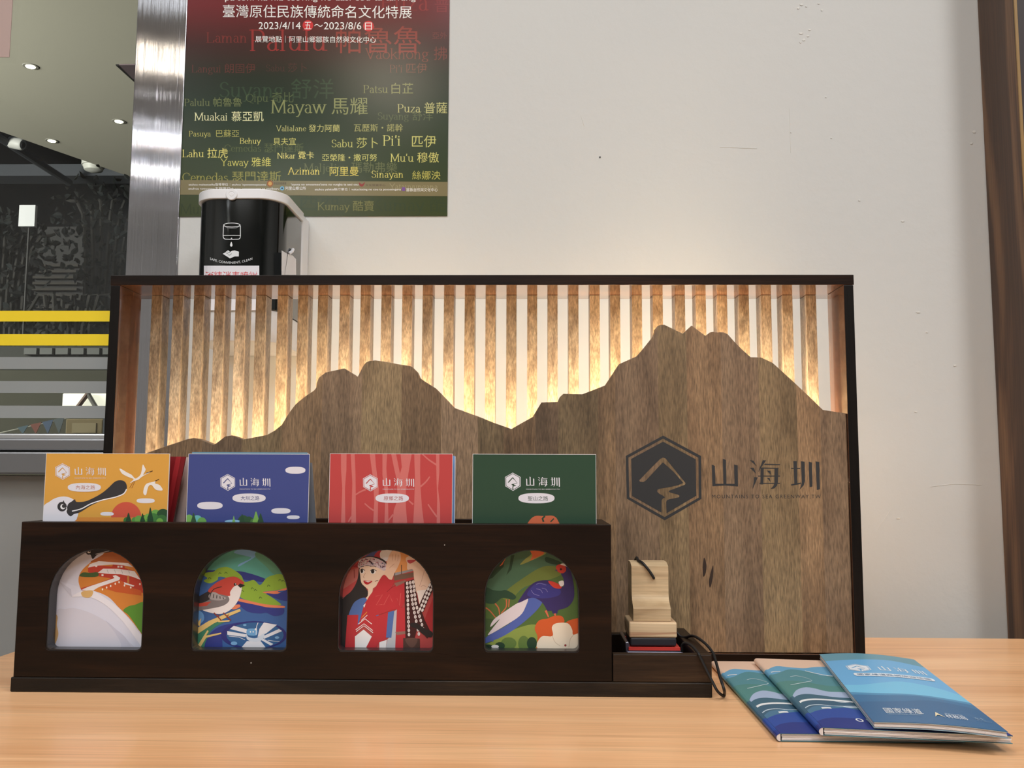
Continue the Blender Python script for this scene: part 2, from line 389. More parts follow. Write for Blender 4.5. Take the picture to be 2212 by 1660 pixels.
# the emblem and the three characters, drawn once in their own grid
HEX_O = [(497, 95), (860, 290), (864, 700), (513, 905), (150, 697), (140, 290)]
HEX_M = [(497, 124), (834, 306), (838, 688), (512, 874), (174, 684), (165, 305)]
HEX_I = [(530, 838), (815, 670), (810, 322), (497, 153), (192, 318), (200, 672), (483, 832)]
PATH = [(483, 714), (496, 695), (514, 688), (500, 672), (460, 650), (440, 630), (443, 612), (470, 602), (560, 588), (640, 570), (690, 548),
        (600, 443), (495, 350), (330, 527), (305, 540), (275, 535), (270, 522), (375, 412), (470, 318), (495, 305), (520, 312), (712, 550), (705, 565), (600, 605),
        (555, 622), (552, 634), (575, 642), (640, 660), (655, 672), (645, 686), (560, 703), (535, 712), (527, 730)]
CHARS = [[(962, 372), (992, 385), (998, 556), (1074, 556), (1067, 317), (1098, 328), (1102, 556), (1181, 556), (1175, 372), (1210, 380), (1213, 582), (1090, 572), (968, 580)],
  [(1325, 330), (1362, 335), (1392, 390)], [(1325, 402), (1362, 402), (1388, 462)], [(1368, 492), (1402, 495), (1352, 610)], [(1450, 330), (1482, 332), (1405, 445)],
  [(1468, 364), (1614, 368), (1614, 378), (1462, 376)], [(1432, 400), (1600, 404), (1600, 413), (1432, 410)], [(1430, 400), (1460, 405), (1456, 562), (1426, 562)],
  [(1418, 547), (1614, 547), (1614, 556), (1418, 556)], [(1404, 477), (1616, 477), (1616, 487), (1404, 487)],
  [(1562, 405), (1596, 405), (1594, 545), (1584, 575), (1560, 600), (1525, 606), (1552, 575), (1561, 545)], [(1488, 430), (1522, 432), (1528, 470)], [(1488, 498), (1515, 500), (1526, 540)],
  [(1742, 338), (1775, 340), (1780, 565), (1752, 565)], [(1720, 404), (1808, 404), (1808, 414), (1720, 414)], [(1720, 560), (1814, 544), (1814, 557), (1722, 574)],
  [(1815, 340), (1850, 345), (1853, 530), (1840, 572), (1800, 614), (1816, 575), (1822, 540)], [(1888, 345), (1920, 352), (1925, 582), (1897, 588)], [(1955, 342), (1990, 348), (1997, 608), (1966, 615)]]
def emblem(art, hx, tx, col, gapfill=None, fn=None):
    """hx, tx: boxes (x0, y0, x1, y1) for the hexagon and the characters"""
    fn = fn or (lambda x, y: (x, y))
    f = lambda p: fn(hx[0] + (p[0] - 140) / 724 * (hx[2] - hx[0]), hx[1] + (p[1] - 95) / 810 * (hx[3] - hx[1]))
    o = [f(p) for p in HEX_O]; m = [f(p) for p in HEX_M]
    art.raw(o + m, [(i, (i + 1) % 6, 6 + (i + 1) % 6, 6 + i) for i in range(6)], col)
    P = [f(p) for p in HEX_I + PATH]
    art.raw(P, tessellate_polygon([[Vector((*p, 0)) for p in P]]), col, True)
    g = lambda p: fn(tx[0] + (p[0] - 962) / 1035 * (tx[2] - tx[0]), tx[1] + (p[1] - 317) / 298 * (tx[3] - tx[1]))
    for c in CHARS:
        art.k += .15; P = [g(p) for p in c]; art.raw(P, tessellate_polygon([[Vector((*p, 0)) for p in P]]), col, True)

# ------------------------------------------------------------------ shared materials
DARK = wood('dark_walnut', [(.3, (13, 6, 2)), (.5, (27, 14, 6)), (.7, (45, 26, 12))], (3, 3, 26), (30, 30, 700), .38, 0, .08, specks=True, spec=.22)
DARKV = wood('dark_walnut_upright', [(.3, (8, 6, 5)), (.7, (24, 17, 12))], (26, 26, 3), (500, 500, 20), .45, 0, .2, spec=.2)
PLINTH = wood('dark_plinth', [(.3, (15, 11, 7)), (.5, (30, 22, 15)), (.7, (52, 40, 27))], (4, 8, 40), (60, 60, 900), .45, 0, .25, spec=.3)
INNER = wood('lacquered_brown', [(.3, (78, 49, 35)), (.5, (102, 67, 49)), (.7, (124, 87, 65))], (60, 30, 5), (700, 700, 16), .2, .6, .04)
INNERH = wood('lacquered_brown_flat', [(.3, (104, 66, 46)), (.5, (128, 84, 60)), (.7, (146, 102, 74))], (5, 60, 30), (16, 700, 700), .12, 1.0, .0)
WHITEP = mat('white_paper', (228, 228, 232), .5)
WALL = mat('painted_plaster', (208, 208, 205), .75, bump=(60, .25))

# ================================================================== THE ROOM
YW = 1.065                                         # face of the wall
def struct(name, mb, **k): return tag(link(name, mb, **k), kind='structure')
xw0 = at_y(393, 300, YW - .003).x + .0002
wback = struct('wall_back', MB().box(xw0, 2.8, YW, YW + .12, 0, 2.75, WALL))
LW = -2.6
# flaked and dented paint on the wall
rd = random.Random(11); fl = MB()
for px, py, w, h in ((1731, 10, 9, 5), (1724, 18, 5, 6), (1741, 14, 5, 4), (1730, 72, 10, 5), (1748, 64, 6, 4), (1736, 86, 7, 6), (1745, 78, 5, 5), (1729, 92, 5, 4), (1768, 8, 6, 3), (1775, 22, 4, 6), (1856, 433, 6, 4), (1950, 478, 8, 4), (1983, 675, 9, 4), (2002, 718, 5, 4), (2062, 790, 8, 5), (1708, 286, 3, 3), (1784, 210, 3, 3), (1796, 298, 4, 3), (2104, 285, 8, 7), (2098, 310, 6, 5), (1978, 890, 7, 3), (1940, 1120, 9, 3)):
    n = 9; pts = []
    for i in range(n):
        a_ = math.tau * i / n; r_ = rd.uniform(.6, 1.1); q = at_y(px + math.cos(a_) * w * .5 * r_, py + math.sin(a_) * h * .5 * r_, YW); pts.append((q.x, q.z))
    fl.prism([pts], lambda a, b, k: (a, YW - .0001 - k, b), .0005, mat('flaked_paint', (222, 221, 216), .7))
link('paint_flakes', fl, wback)
sc = MB()
for l in ([(1555, 318), (1635, 321)], [(1705, 235), (1708, 330)], [(2010, 1052), (2060, 1046), (2120, 1048)], [(1925, 1100), (1905, 1130), (1895, 1148)], [(1255, 250), (1262, 273)]):
    sc.tube([at_y(x, y, YW - .0001) for x, y in l], .00025, mat('paint_ridge', (214, 213, 208), .7), 6)
link('paint_ridges', sc, wback)
nh = at_y(1296, 340, YW); link('nail_hole', MB().lathe((nh.x, YW, nh.z), (0, -1, 0), [(.0009, 0), (.0009, .0006)], mat('nail_black', (12, 12, 12), .6), 10), wback)
struct('floor', MB().box(LW, 2.8, -5, YW, -.05, 0, mat('floor_tile', (120, 112, 104), .5)))
struct('ceiling', MB().box(LW, 2.8, -5, YW + .12, 2.75, 2.8, mat('ceiling_paint', (225, 222, 215), .8)))
struct('wall_left', MB().box(LW - .1, LW, -5, YW, 0, 2.75, mat('room_paint', (188, 187, 184), .8)))
struct('wall_right', MB().box(2.8, 2.9, -5, YW, 0, 2.75, mat('room_paint', (188, 187, 184), .8)))
struct('wall_front', MB().box(LW, 2.8, -5.1, -5, 0, 2.75, mat('far_wall_paint', (165, 160, 158), .8)))

# brushed steel post between window and wall
def steel(name, rough, aniso, col=(186, 186, 190)):
    m = mat(name, col, rough, 1.0); nt = m.node_tree; b = nt.nodes['Principled BSDF']
    tc = nt.nodes.new('ShaderNodeTexCoord'); mp = nt.nodes.new('ShaderNodeMapping'); mp.inputs['Scale'].default_value = (15000, 15000, .6)
    n = nt.nodes.new('ShaderNodeTexNoise'); n.inputs['Scale'].default_value = 1; n.inputs['Detail'].default_value = 0
    bp = nt.nodes.new('ShaderNodeBump'); bp.inputs['Strength'].default_value = 1; bp.inputs['Distance'].default_value = .00006
    nt.links.new(tc.outputs['Object'], mp.inputs[0]); nt.links.new(mp.outputs[0], n.inputs['Vector']); nt.links.new(n.outputs[0], bp.inputs['Height']); nt.links.new(bp.outputs[0], b.inputs['Normal'])
    return m
STEEL = steel('brushed_steel', .055, True, (196, 196, 200)); SATIN = mat('satin_steel', (150, 150, 152), .38, .9)
YPF = YW - .003
xs0, xs1 = at_y(284, 300, YPF).x, at_y(393, 300, YPF).x
struct('trim_1', MB().box(xs0, xs1, YPF, 1.2, 0, 2.75, STEEL), bevel=.0008)

# window: glass in steel rails over a grey panel, stripes stuck on the glass
GY = 1.10
win = empty('window_1', (-1.2, GY, 0), kind='structure')
gm = bpy.data.materials.new('window_glass'); gm.use_nodes = True; nt = gm.node_tree
for n in list(nt.nodes): nt.nodes.remove(n)
mo = nt.nodes.new('ShaderNodeOutputMaterial'); tr = nt.nodes.new('ShaderNodeBsdfTransparent'); tr.inputs[0].default_value = (.88, .9, .89, 1)
gl = nt.nodes.new('ShaderNodeBsdfGlossy'); gl.inputs['Roughness'].default_value = .0; fr = nt.nodes.new('ShaderNodeFresnel'); fr.inputs[0].default_value = 1.45
mxs = nt.nodes.new('ShaderNodeMixShader'); nt.links.new(fr.outputs[0], mxs.inputs[0]); nt.links.new(tr.outputs[0], mxs.inputs[1]); nt.links.new(gl.outputs[0], mxs.inputs[2]); nt.links.new(mxs.outputs[0], mo.inputs[0])
zr = lambda y, Y=GY: at_y(110, y, Y).z
link('glass', MB().box(LW, xs0, GY, GY + .006, zr(937), 2.75, gm), win)
def rail(name, y0, y1, Yf, m):
    return boxpart(name, win, LW, xs0 + .002, Yf, 1.16, zr(y1, Yf), zr(y0, Yf), m, .002)
rail('upper_rail', 937, 950, 1.085, mat('rail_lip', (205, 205, 205), .3, .8))
rail('glazing_rail', 948, 974, 1.075, SATIN)
rail('lower_rail', 977, 1025, 1.068, SATIN)
rail('kick_panel', 1027, 1700, 1.09, mat('grey_panel', (150, 150, 148), .6))
for nm, y0, y1, c in (('yellow_stripe', 672, 695, (252, 220, 36)), ('yellow_stripe', 722.5, 747, (252, 220, 36)), ('frosted_stripe', 772, 798, (150, 154, 154)), ('frosted_stripe', 824, 849.5, (150, 154, 154)), ('frosted_stripe', 877, 904, (150, 154, 154))):
    o = boxpart(nm, win, LW, xs0, GY - .0008, GY - .0001, zr(y1), zr(y0), mat(nm, c, .55))
    tag(o, label='bright yellow safety stripe on the glass' if nm[0] == 'y' else 'grey frosted stripe on the glass')
a0, a1 = at_y(-60, 50, GY), at_y(22, 125, GY)
o = tag(link('paper_notice', MB().box(a0.x, a1.x, GY - .0022, GY - .0012, a1.z, a0.z + .1, mat('pink_paper', (186, 160, 152), .6)), loc=(a1.x, GY, a1.z)), 'pale pink paper sheet stuck high on the window glass, cut by the photo edge', 'notice')

# ================================================================== BEYOND THE GLASS
CZ = CAM.z + 1.5
e0, e1 = at_z(-700, 40, CZ), at_z(310, 392, CZ)
canopy = MB(); canopy.prism([[(-5.2, 1.25), (-.44, 1.25), (-.44, e1.y + .9), (e1.x, e1.y), (e0.x, e0.y), (-5.2, 2.2)]], lambda a, b, k: (a, b, CZ + k), .15, mat('canopy_paint', (200, 196, 178), .85))
struct('trim_2', canopy)
for i, (px, py, w) in enumerate(((66, 143, 'uppermost and leftmost, near the pink sheet'), (257, 262, 'rightmost, close to the steel post'), (112, 304, 'lowest one, near the canopy edge'))):
    c = at_z(px, py, CZ)
    d = empty('downlight', (c.x, c.y, CZ), 'recessed downlight in the canopy outside, ' + w, 'downlight', 'downlights in the canopy')
    link('lamp', MB().lathe((c.x, c.y, CZ - .004), (0, 0, 1), [(.016, 0), (.018, .003)], mat('downlight_glow', (255, 250, 215), .5, emit=9)), d)
    link('ring', MB().lathe((c.x, c.y, CZ - .002), (0, 0, 1), [(.026, 0), (.028, .0018)], mat('downlight_ring', (150, 148, 140), .4)), d)
P = [at_z(x, y, CZ) for x, y in ((250, 138), (330, 138), (330, 195), (308, 190), (283, 168))]
v = empty('air_vent', (P[0].x, P[0].y, CZ), 'black square air vent in the canopy ceiling beside the steel post', 'vent')
mb = MB(); mb.prism([[(p.x, p.y) for p in P]], lambda a, b, k: (a, b, CZ - .006 + k), .005, mat('vent_black', (22, 22, 24), .6)); link('grille', mb, v)
c = at_z(290, 150, CZ); link('vent_core', MB().box(c.x - .03, c.x + .05, c.y - .06, c.y + .06, CZ - .011, CZ - .0065, mat('vent_core', (110, 95, 100), .5)), v)
# beam and dark building behind
struct('floor_outside', MB().box(-7, 3, 1.2, 12, -.06, -.01, mat('paving', (70, 68, 62), .8)))
struct('wall_outside', MB().box(-9, 3, 9, 9.2, 0, 6, mat('night_wall', (16, 17, 21), .9)))
B0, B1 = at_y(-40, 352, 5.2), at_y(330, 372, 5.2)
struct('trim_3', MB().box(-4.6, -1.5, 5.2, 5.35, B1.z - .02, B1.z + .05, mat('beam_grey', (70, 74, 80), .7)))
bm_ = MB(); bm_.tube([at_y(-20, 285, 4.4), at_y(150, 395, 5.15)], .02, mat('beam_grey', (70, 74, 80), .7)); struct('trim_4', bm_)
c = at_y(36, 312, 4.55)
k = empty('security_camera', c, 'small white security camera under the canopy edge, top left', 'camera')
mb = MB(); mb.lathe((c.x - .035, c.y, c.z + .012), (1, -.15, -.25), [(.012, 0), (.03, .006), (.03, .07), (.024, .078)], mat('camera_white', (205, 205, 200), .5)); link('body', mb, k, smooth=40)
link('bracket', MB().tube([(c.x, c.y + .02, c.z), (c.x - .02, c.y + .08, c.z + .06)], .008, mat('camera_white', (205, 205, 200), .5)), k)
link('lens', MB().lathe((c.x + .04, c.y - .012, c.z - .008), (1, -.15, -.25), [(.016, 0), (.012, .004)], mat('vent_black', (22, 22, 24), .6)), k)
c = at_y(202, 363, 4.4)
k = empty('smoke_detector', c, 'round white ceiling fitting hanging at the edge of the canopy', 'detector')
link('dome', MB().lathe((c.x, c.y, c.z - .02), (0, 0, 1), [(.02, 0), (.042, .008), (.05, .03)], mat('fitting_white', (200, 200, 192), .5)), k, smooth=50)
link('base', MB().lathe((c.x, c.y, c.z + .0105), (0, 0, 1), [(.055, 0), (.055, .03)], mat('fitting_white', (200, 200, 192), .5)), k, smooth=50)
p0, p1 = at_y(42, 443, 3.2), at_y(74, 489, 3.2)
k = empty('wall_sign', ((p0.x + p1.x) / 2, 3.2, p1.z), 'small pale grey sign plate hanging among the dark leaves outside', 'sign')
link('plate', MB().box(p0.x, p1.x, 3.2, 3.215, p1.z, p0.z, mat('plate_grey', (170, 172, 176), .5)), k)
link('stake', MB().box((p0.x + p1.x) / 2 - .002, (p0.x + p1.x) / 2 + .002, 3.2152, 3.225, -.009, p0.z, mat('stake_black', (14, 14, 15), .7)), k)
# dark louvred board behind the leaves
k = empty('louvre_board', at_y(125, 700, 4.2), 'dark wooden louvre board standing behind the leaves outside', 'louvre')
SL = mat('louvre_wood', (24, 18, 11), .8)
p0, p1 = at_y(82, 490, 4.25), at_y(176, 690, 4.25)
link('board', MB().box(p0.x, p1.x, 4.25, 4.29, -.009, p0.z, mat('louvre_back', (14, 14, 15), .8)), k)
mb = MB()
for i in range(11):
    z = p0.z - .2 - i * .028
    mb.box(p0.x + .01, p1.x - .01, 4.21, 4.2495, z, z + .012, SL)
link('slat_rows', mb, k)
def bush(name, label, cx, cy, cz, sx, sz, n, cols, seed, trunk=None):
    rd = random.Random(seed); root = empty(name, (cx, cy, 0 if trunk else cz - sz), label, 'plant')
    mb = MB()
    for i in range(n):
        a = rd.random() * math.tau; r = math.sqrt(rd.random()); x = cx + math.cos(a) * r * sx; z = cz + math.sin(a) * r * sz; y = cy + rd.uniform(-.35, .35) * sx
        L = rd.uniform(.02, .05); wv = L * .3; d = Vector((rd.uniform(-1, 1), rd.uniform(-.5, .5), rd.uniform(-1.2, .3))).normalized(); s = d.cross(Vector((rd.uniform(-1, 1), 1, rd.uniform(-1, 1)))).normalized()
        p = Vector((x, y, z)); nn = d.cross(s) * .006
        mb.add([p, p + d * L * .25 + s * wv * .8 - nn, p + d * L * .55 + s * wv - nn, p + d * L, p + d * L * .55 - s * wv - nn, p + d * L * .25 - s * wv * .8 - nn, p + d * L * .45], [(0, 1, 6), (1, 2, 6), (2, 3, 6), (3, 4, 6), (4, 5, 6), (5, 0, 6)], mat('leaf_%d' % rd.randrange(cols), [(8, 12, 11), (14, 19, 20), (30, 36, 42), (5, 6, 7)][rd.randrange(cols) % 4], .8, spec=.15))
    link('foliage', mb, root)
    st = MB()
    for i in range(7):
        st.tube(cr([(cx + (i - 3) * .02, cy, trunk or cz - sz), (cx + (i - 3) * sx * .12, cy, cz - sz * .4), (cx + (i - 3) * sx * .28, cy + .05, cz + sz * .6)], 4, False), [.012 - .0007 * j for j in range(9)], mat('twig', (16, 14, 11), .9), 6)
    link('stems', st, root)
q = at_y(20, 575, 3.6); bush('shrub', 'dark leafy shrub outside at the left edge of the window', q.x, 3.6, q.z, .18, .24, 300, 4, 3, .01)
q = at_y(235, 500, 3.9); bush('tree', 'dark tree branch with broad leaves beside the steel post, outside', q.x, 3.9, q.z, .26, .26, 360, 4, 5, .01)
q = at_y(150, 690, 3.4); bush('hanging_plant', 'low drooping leaves just above the yellow stripes, outside', q.x, 3.4, q.z, .22, .06, 150, 4, 8, .01)
# low planter wall, bright lit box, bunting, crate seen between the stripes
p0 = at_y(-80, 752, 3.0)
kb = empty('planter_wall', (-2.2, 3.0, 0), 'olive grey planter wall outside behind the lower stripes', 'planter')
link('wall_face', MB().box(-3.2, -1.0, 3.0, 3.15, 0, at_y(110, 800, 3.0).z, mat('planter_olive', (54, 54, 42), .9, bump=(14, .8))), kb)
mb = MB()
for i in range(6):
    a, b = at_y(52 + i * 34, 752, 2.985), at_y(78 + i * 34, 766, 2.985)
    mb.box(a.x, b.x, 2.985, 2.9995, b.z, a.z, mat('coping_block', (84, 86, 84), .8))
link('coping', MB().box(-3.2, -1.0, 3.0, 3.2, at_y(110, 799.5, 3.0).z, at_y(110, 748, 3.0).z, mat('coping_grey', (44, 46, 42), .9)), kb); link('pale_blocks', mb, kb)
p0, p1 = at_y(135, 850, 2.4), at_y(262, 880, 2.4)
k = empty('light_box', ((p0.x + p1.x) / 2, 2.4, p1.z), 'bright white lit box with a brown diagonal strut, seen between the grey stripes', 'light box')
link('lit_panel', MB().box(p0.x, p1.x, 2.4, 2.43, p1.z, p0.z, mat('lit_white', (250, 246, 226), .5, emit=.9)), k, bevel=.003)
d0, d1, d2 = at_y(168, 880, 2.392), at_y(190, 851, 2.392), at_y(207, 880, 2.392)
link('strut', MB().tube([d0, d1], .006, mat('strut_brown', (96, 62, 44), .6), 8), k); link('strut', MB().tube([d1, d2], .006, mat('strut_grey', (120, 118, 112), .6), 8), k)
link('post', MB().box(p1.x - .06, p1.x - .02, 2.4305, 2.46, 0, p0.z, mat('beam_grey', (70, 74, 80), .7)), k)
k = empty('bunting', at_y(90, 905, 2.6), 'string of red and blue triangle flags outside below the lowest grey stripe', 'bunting')
link('string', MB().tube([at_y(-90, 956, 2.6), at_y(136, 906, 2.6), at_y(262, 880, 2.6)], .002, mat('string', (150, 150, 140), .6), 6), k)
for x_, y_ in ((-90, 956), (262, 880)):
    q = at_y(x_, y_, 2.6); link('pole', MB().tube([(q.x, 2.6, -.009), (q.x, 2.6, q.z + .01)], .006, mat('beam_grey', (70, 74, 80), .7), 8), k)
for i, (x, c) in enumerate(((38, (60, 84, 96)), (66, (110, 56, 42)), (92, (56, 76, 104)), (116, (70, 80, 84)))):
    t = [at_y(x, 928 - (x - 20) * .22, 2.6), at_y(x + 24, 928 - (x + 4) * .22, 2.6), at_y(x + 12, 938, 2.6)]
    mb = MB(); mb.prism([[(p.x, p.z) for p in t]], lambda a, b, kk: (a, 2.598 + kk, b), .002, mat('flag_%d' % i, c, .7)); link('flag', mb, k)
p0, p1 = at_y(142, 905, 2.65), at_y(222, 936, 2.65)
k = empty('crate', ((p0.x + p1.x) / 2, 2.65, 0), 'pale tan carton outside at the foot of the glass near the wooden frame', 'box')
link('body', MB().box(p0.x, p1.x, 2.65, 2.8, 0, p0.z, mat('carton', (112, 98, 66), .8)), k, bevel=.004)
link('label_band', MB().box(p0.x + .02, p1.x - .02, 2.648, 2.6498, p1.z, p0.z - .012, mat('carton_band', (134, 122, 92), .8)), k)

# ================================================================== TALL CABINET AT THE RIGHT
xp = at_y(2110, 0, YW).x
SIDE = wood('cabinet_walnut', [(.3, (70, 46, 30)), (.5, (96, 66, 44)), (.7, (116, 84, 58))], (40, 12, 1.3), (300, 300, 8), .45, 0, .05, rings=4)
kb = empty('tall_cabinet', (xp + .2, 1.02, 0), 'tall brown wooden cabinet standing against the wall at the right edge', 'cabinet')
boxpart('side_panel', kb, xp, xp + .018, .985, YW - .001, 0, 2.4, SIDE, .0008)
boxpart('edge_band', kb, xp, xp + .0028, .9832, .985, 0, 2.4, mat('edge_yellow', (150, 118, 68), .5))
boxpart('front_strip', kb, xp + .003, xp + .0182, .9834, .985, 0, 2.4, mat('door_dark', (46, 34, 34), .5))
boxpart('door', kb, xp + .0185, xp + .62, .99, 1.008, .08, 2.38, mat('door_dark', (46, 34, 34), .5), .001)
boxpart('side_panel', kb, xp + .621, xp + .639, .985, YW - .001, 0, 2.4, SIDE, .0008)
boxpart('plinth', kb, xp + .0185, xp + .62, .995, 1.01, 0, .078, mat('door_dark', (46, 34, 34), .5))

# ================================================================== DESK
TZ = .75
DESK = wood('beech_laminate', [(.28, (224, 164, 114)), (.45, (238, 182, 132)), (.58, (246, 192, 142)), (.75, (250, 200, 152))], (1.1, 20, 8), (9, 700, 60), .34, .12, 0, warp=2.0, fine_amt=.14, streak=(2.2, 150, 20), streak_amt=.84)
dk = empty('desk', (.02, .5, 0), 'wide beech laminate desk under the wooden display and the booklets', 'desk')
def rrect(x0, x1, y0, y1, r, n=6):
    out = []
    for cx, cy, a in ((x1 - r, y1 - r, 0), (x0 + r, y1 - r, 90), (x0 + r, y0 + r, 180), (x1 - r, y0 + r, 270)):
        out += [(cx + r * math.cos(math.radians(a + 90 * i / n)), cy + r * math.sin(math.radians(a + 90 * i / n))) for i in range(n + 1)]
    return out
XD0, XD1, YD0, YD1 = -.4765, .527, .12, .981
mb = MB(); mb.prism([rrect(XD0, XD1, YD0, YD1, .03)], lambda a, b, k: (a, b, TZ - k), .025, DESK); link('tabletop', mb, dk, bevel=.001)
LEG = mat('desk_leg', (168, 168, 166), .4, .6)
for x in (XD0 + .06, XD1 - .06):
    for y in (YD0 + .06, YD1 - .06):
        boxpart('leg', dk, x - .02, x + .02, y - .02, y + .02, 0, TZ - .0255, LEG, .002)
boxpart('modesty_panel', dk, XD0 + .081, XD1 - .081, YD1 - .07, YD1 - .055, .3, TZ - .026, DESK)

# ================================================================== ILLUMINATED WOODEN DISPLAY
cz = CAM.z
FX0, FX1, FT, T = -.38897, .29252, cz + .18406, .00947
YF, YS, YB = .84, .887, .908
fr_ = empty('display_frame', ((FX0 + FX1) / 2, .874, TZ), 'backlit wooden display frame with slats and a mountain shaped board on the desk', 'display')
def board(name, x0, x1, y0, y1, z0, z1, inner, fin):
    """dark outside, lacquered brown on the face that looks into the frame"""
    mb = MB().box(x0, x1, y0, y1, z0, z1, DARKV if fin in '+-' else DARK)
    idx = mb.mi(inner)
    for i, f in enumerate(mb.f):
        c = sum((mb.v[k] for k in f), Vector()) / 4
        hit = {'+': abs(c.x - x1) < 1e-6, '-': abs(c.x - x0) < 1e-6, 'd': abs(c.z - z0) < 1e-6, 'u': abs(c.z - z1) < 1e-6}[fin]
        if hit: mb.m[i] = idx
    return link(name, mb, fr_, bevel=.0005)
board('top_board', FX0, FX1, YF, YB, FT - T, FT, INNERH, 'd')
board('side_board', FX0 + .0006, FX0 + T, YF, YS, TZ + .0085, FT - T - .0002, INNER, '+')
board('side_board', FX1 - T, FX1 - .0006, YF, YS, TZ + .0085, FT - T - .0002, INNER, '-')
board('bottom_board', FX0, FX1, YF, YB, TZ, TZ + .0083, INNERH, 'u')
# slats
SLAT = wood('slat_wood', [(.25, (142, 118, 93)), (.45, (178, 153, 123)), (.6, (200, 175, 142)), (.78, (216, 192, 160))], (150, 120, 45), (900, 700, 260), .42, .12, .35, tone=True, fine_amt=.4, warp=.5)
rd = random.Random(4); mb = MB()
starts = [328, 374, 419, 464, 509, 553, 600, 644, 687, 734, 779, 824, 869, 913, 959, 1004, 1049, 1094, 1139, 1183, 1228, 1274, 1318, 1365, 1410, 1458, 1503, 1549, 1596, 1644, 1690, 1741]
tones = [.72, .9, .8, 1.0, 1.25, .7, .95, .8, .75, 1.0, .9, .85, 1.2, .68, .95, .85, 1.0, .6, .85, 1.0, .72, 1.0, .78, .7, .95, .72, .9, 1.0, .6, .82, .9, .85]
for px, t in zip(starts, tones):
    x = at_y(px, 640, YS).x; h = rd.uniform(-.07, .07)
    t = .3 + .75 * t; mb.curtone = (t * (1 + h * .5), t, t * (1 - h)); mb.box(x, x + .0096, YS + .0003, YB - .0003, TZ + .0085, FT - T - .0003, SLAT)
link('slat_screen', mb, fr_, tone=True)
# mountain board
CONT = [(262, 1004), (323, 977), (358, 964.5), (405, 949), (418, 946.5), (431, 948.7), (462.7, 961.3), (486.4, 943.3), (500.6, 940.8), (526, 949.6), (576.6, 940), (594, 930), (608, 918.6), (624, 893), (638, 874), (656, 859), (678, 844), (683, 838), (684, 827), (689, 816), (703, 805), (744, 796),
        (772.8, 814), (779, 801.5), (785.5, 789), (791, 783), (798, 780), (811, 778.7), (836, 782), (860, 787), (880, 790), (889.6, 792), (900.6, 803), (907, 817), (922, 827), (941.8, 839.5), (962, 860), (983, 882), (1028, 898), (1071.5, 915.4), (1104.8, 927), (1150.6, 901), (1169.6, 869.6), (1204.4, 868.6), (1209, 858.5), (1217, 851), (1258, 852),
        (1307, 833), (1322, 810), (1337, 787), (1375, 770), (1394, 748), (1413, 724), (1416.5, 709.7), (1420, 705), (1426, 702), (1435.4, 701.8), (1475, 720.8), (1494, 703.4), (1524, 725.6), (1533.5, 718.3), (1540, 717), (1547, 718), (1563, 718), (1572, 722), (1588.6, 740.8), (1605, 757), (1621.6, 771.7), (1644, 772.5), (1669, 784), (1712, 823), (1745, 854), (1778, 886), (1825.5, 893.5)]
YM, TM = .8425, .012
XM0, XM1, ZM0 = FX0 + T + .0004, FX1 - T - .0006, TZ + .0092
top = [(max(XM0, min(XM1, p.x)), p.z) for p in (at_y(x, y, YM) for x, y in CONT)]
top[0] = (XM0, top[0][1]); top[-1] = (XM1, top[-1][1])
PX = lambda x: (at_y(x, 1100, YM).x - XM0) / (XM1 - XM0)
pk = [(0, .8), (PX(430), .62), (PX(515), .84), (PX(600), .92), (PX(686), .98), (PX(775), 1.12), (PX(862), .72), (PX(946), 1.06), (PX(1030), .74), (PX(1085), .82), (PX(1150), .76), (PX(1205), .62), (PX(1290), .86), (PX(1330), .78), (PX(1420), .92), (PX(1482), .98), (PX(1560), .86), (PX(1640), .96), (PX(1722), 1.08), (PX(1772), .8)]
XC = (FX0 + FX1) / 2
MOUNT = wood('mango_planks', [(.3, (113, 91, 66)), (.45, (142, 116, 87)), (.58, (157, 130, 98)), (.75, (138, 113, 85))], (14, 20, 2.6), (900, 200, 130), .46, 0, .3, streak=(70, 20, 3.2), streak_amt=.7,
             planks=(XM0 - XC, XM1 - XC, [(max(0, p), (v_ * 1.0, v_ * (.97 + .05 * ((i * 7) % 3 - 1)), v_ * (.95 + .08 * ((i * 5) % 3 - 1)))) for i, (p, v_) in enumerate(pk)]), warp=2.2, fine_amt=.42)
mb = MB(); mb.prism([[(XM0, ZM0)] + [(XM1, ZM0)] + top[::-1]], lambda a, b, k: (a, YM + k, b), TM, MOUNT)
mtn = link('mountain_board', mb, fr_, bevel=.0004)
INK = mat('engraved_charcoal', (46, 46, 47), .6)
ar = Art(lambda x, y, o: at_y(x, y, YM - o - .00008), dz=1e-5)
ar.frame(1320, 920, .22604)
emblem(ar, (140, 95, 864, 905), (962, 317, 1997, 615), INK)
link('emblem', ar.mb, mtn)
a2 = Art(lambda x, y, o: at_y(x, y, YM - o - .00008), dz=1e-5); a2.frame(1320, 920, .22604)
a2.text('MOUNTAINS TO SEA GREENWAY,TW', 966, 660, 2003, 700, INK, .004, space=1.32); link('lettering', a2.mb, mtn)
knot = Art(lambda x, y, o: at_y(x, y, YM - o - .0001), dz=1e-5); KN = mat('knot_dark', (48, 30, 18), .6)
for pts in ([(1521, 1205), (1526, 1222), (1524, 1240), (1519, 1246), (1518, 1226)], [(1540, 1222), (1541, 1238), (1537, 1262), (1533, 1270), (1532, 1252)]): knot.blob(pts, KN)
link('bark_inclusion', knot.mb, mtn)
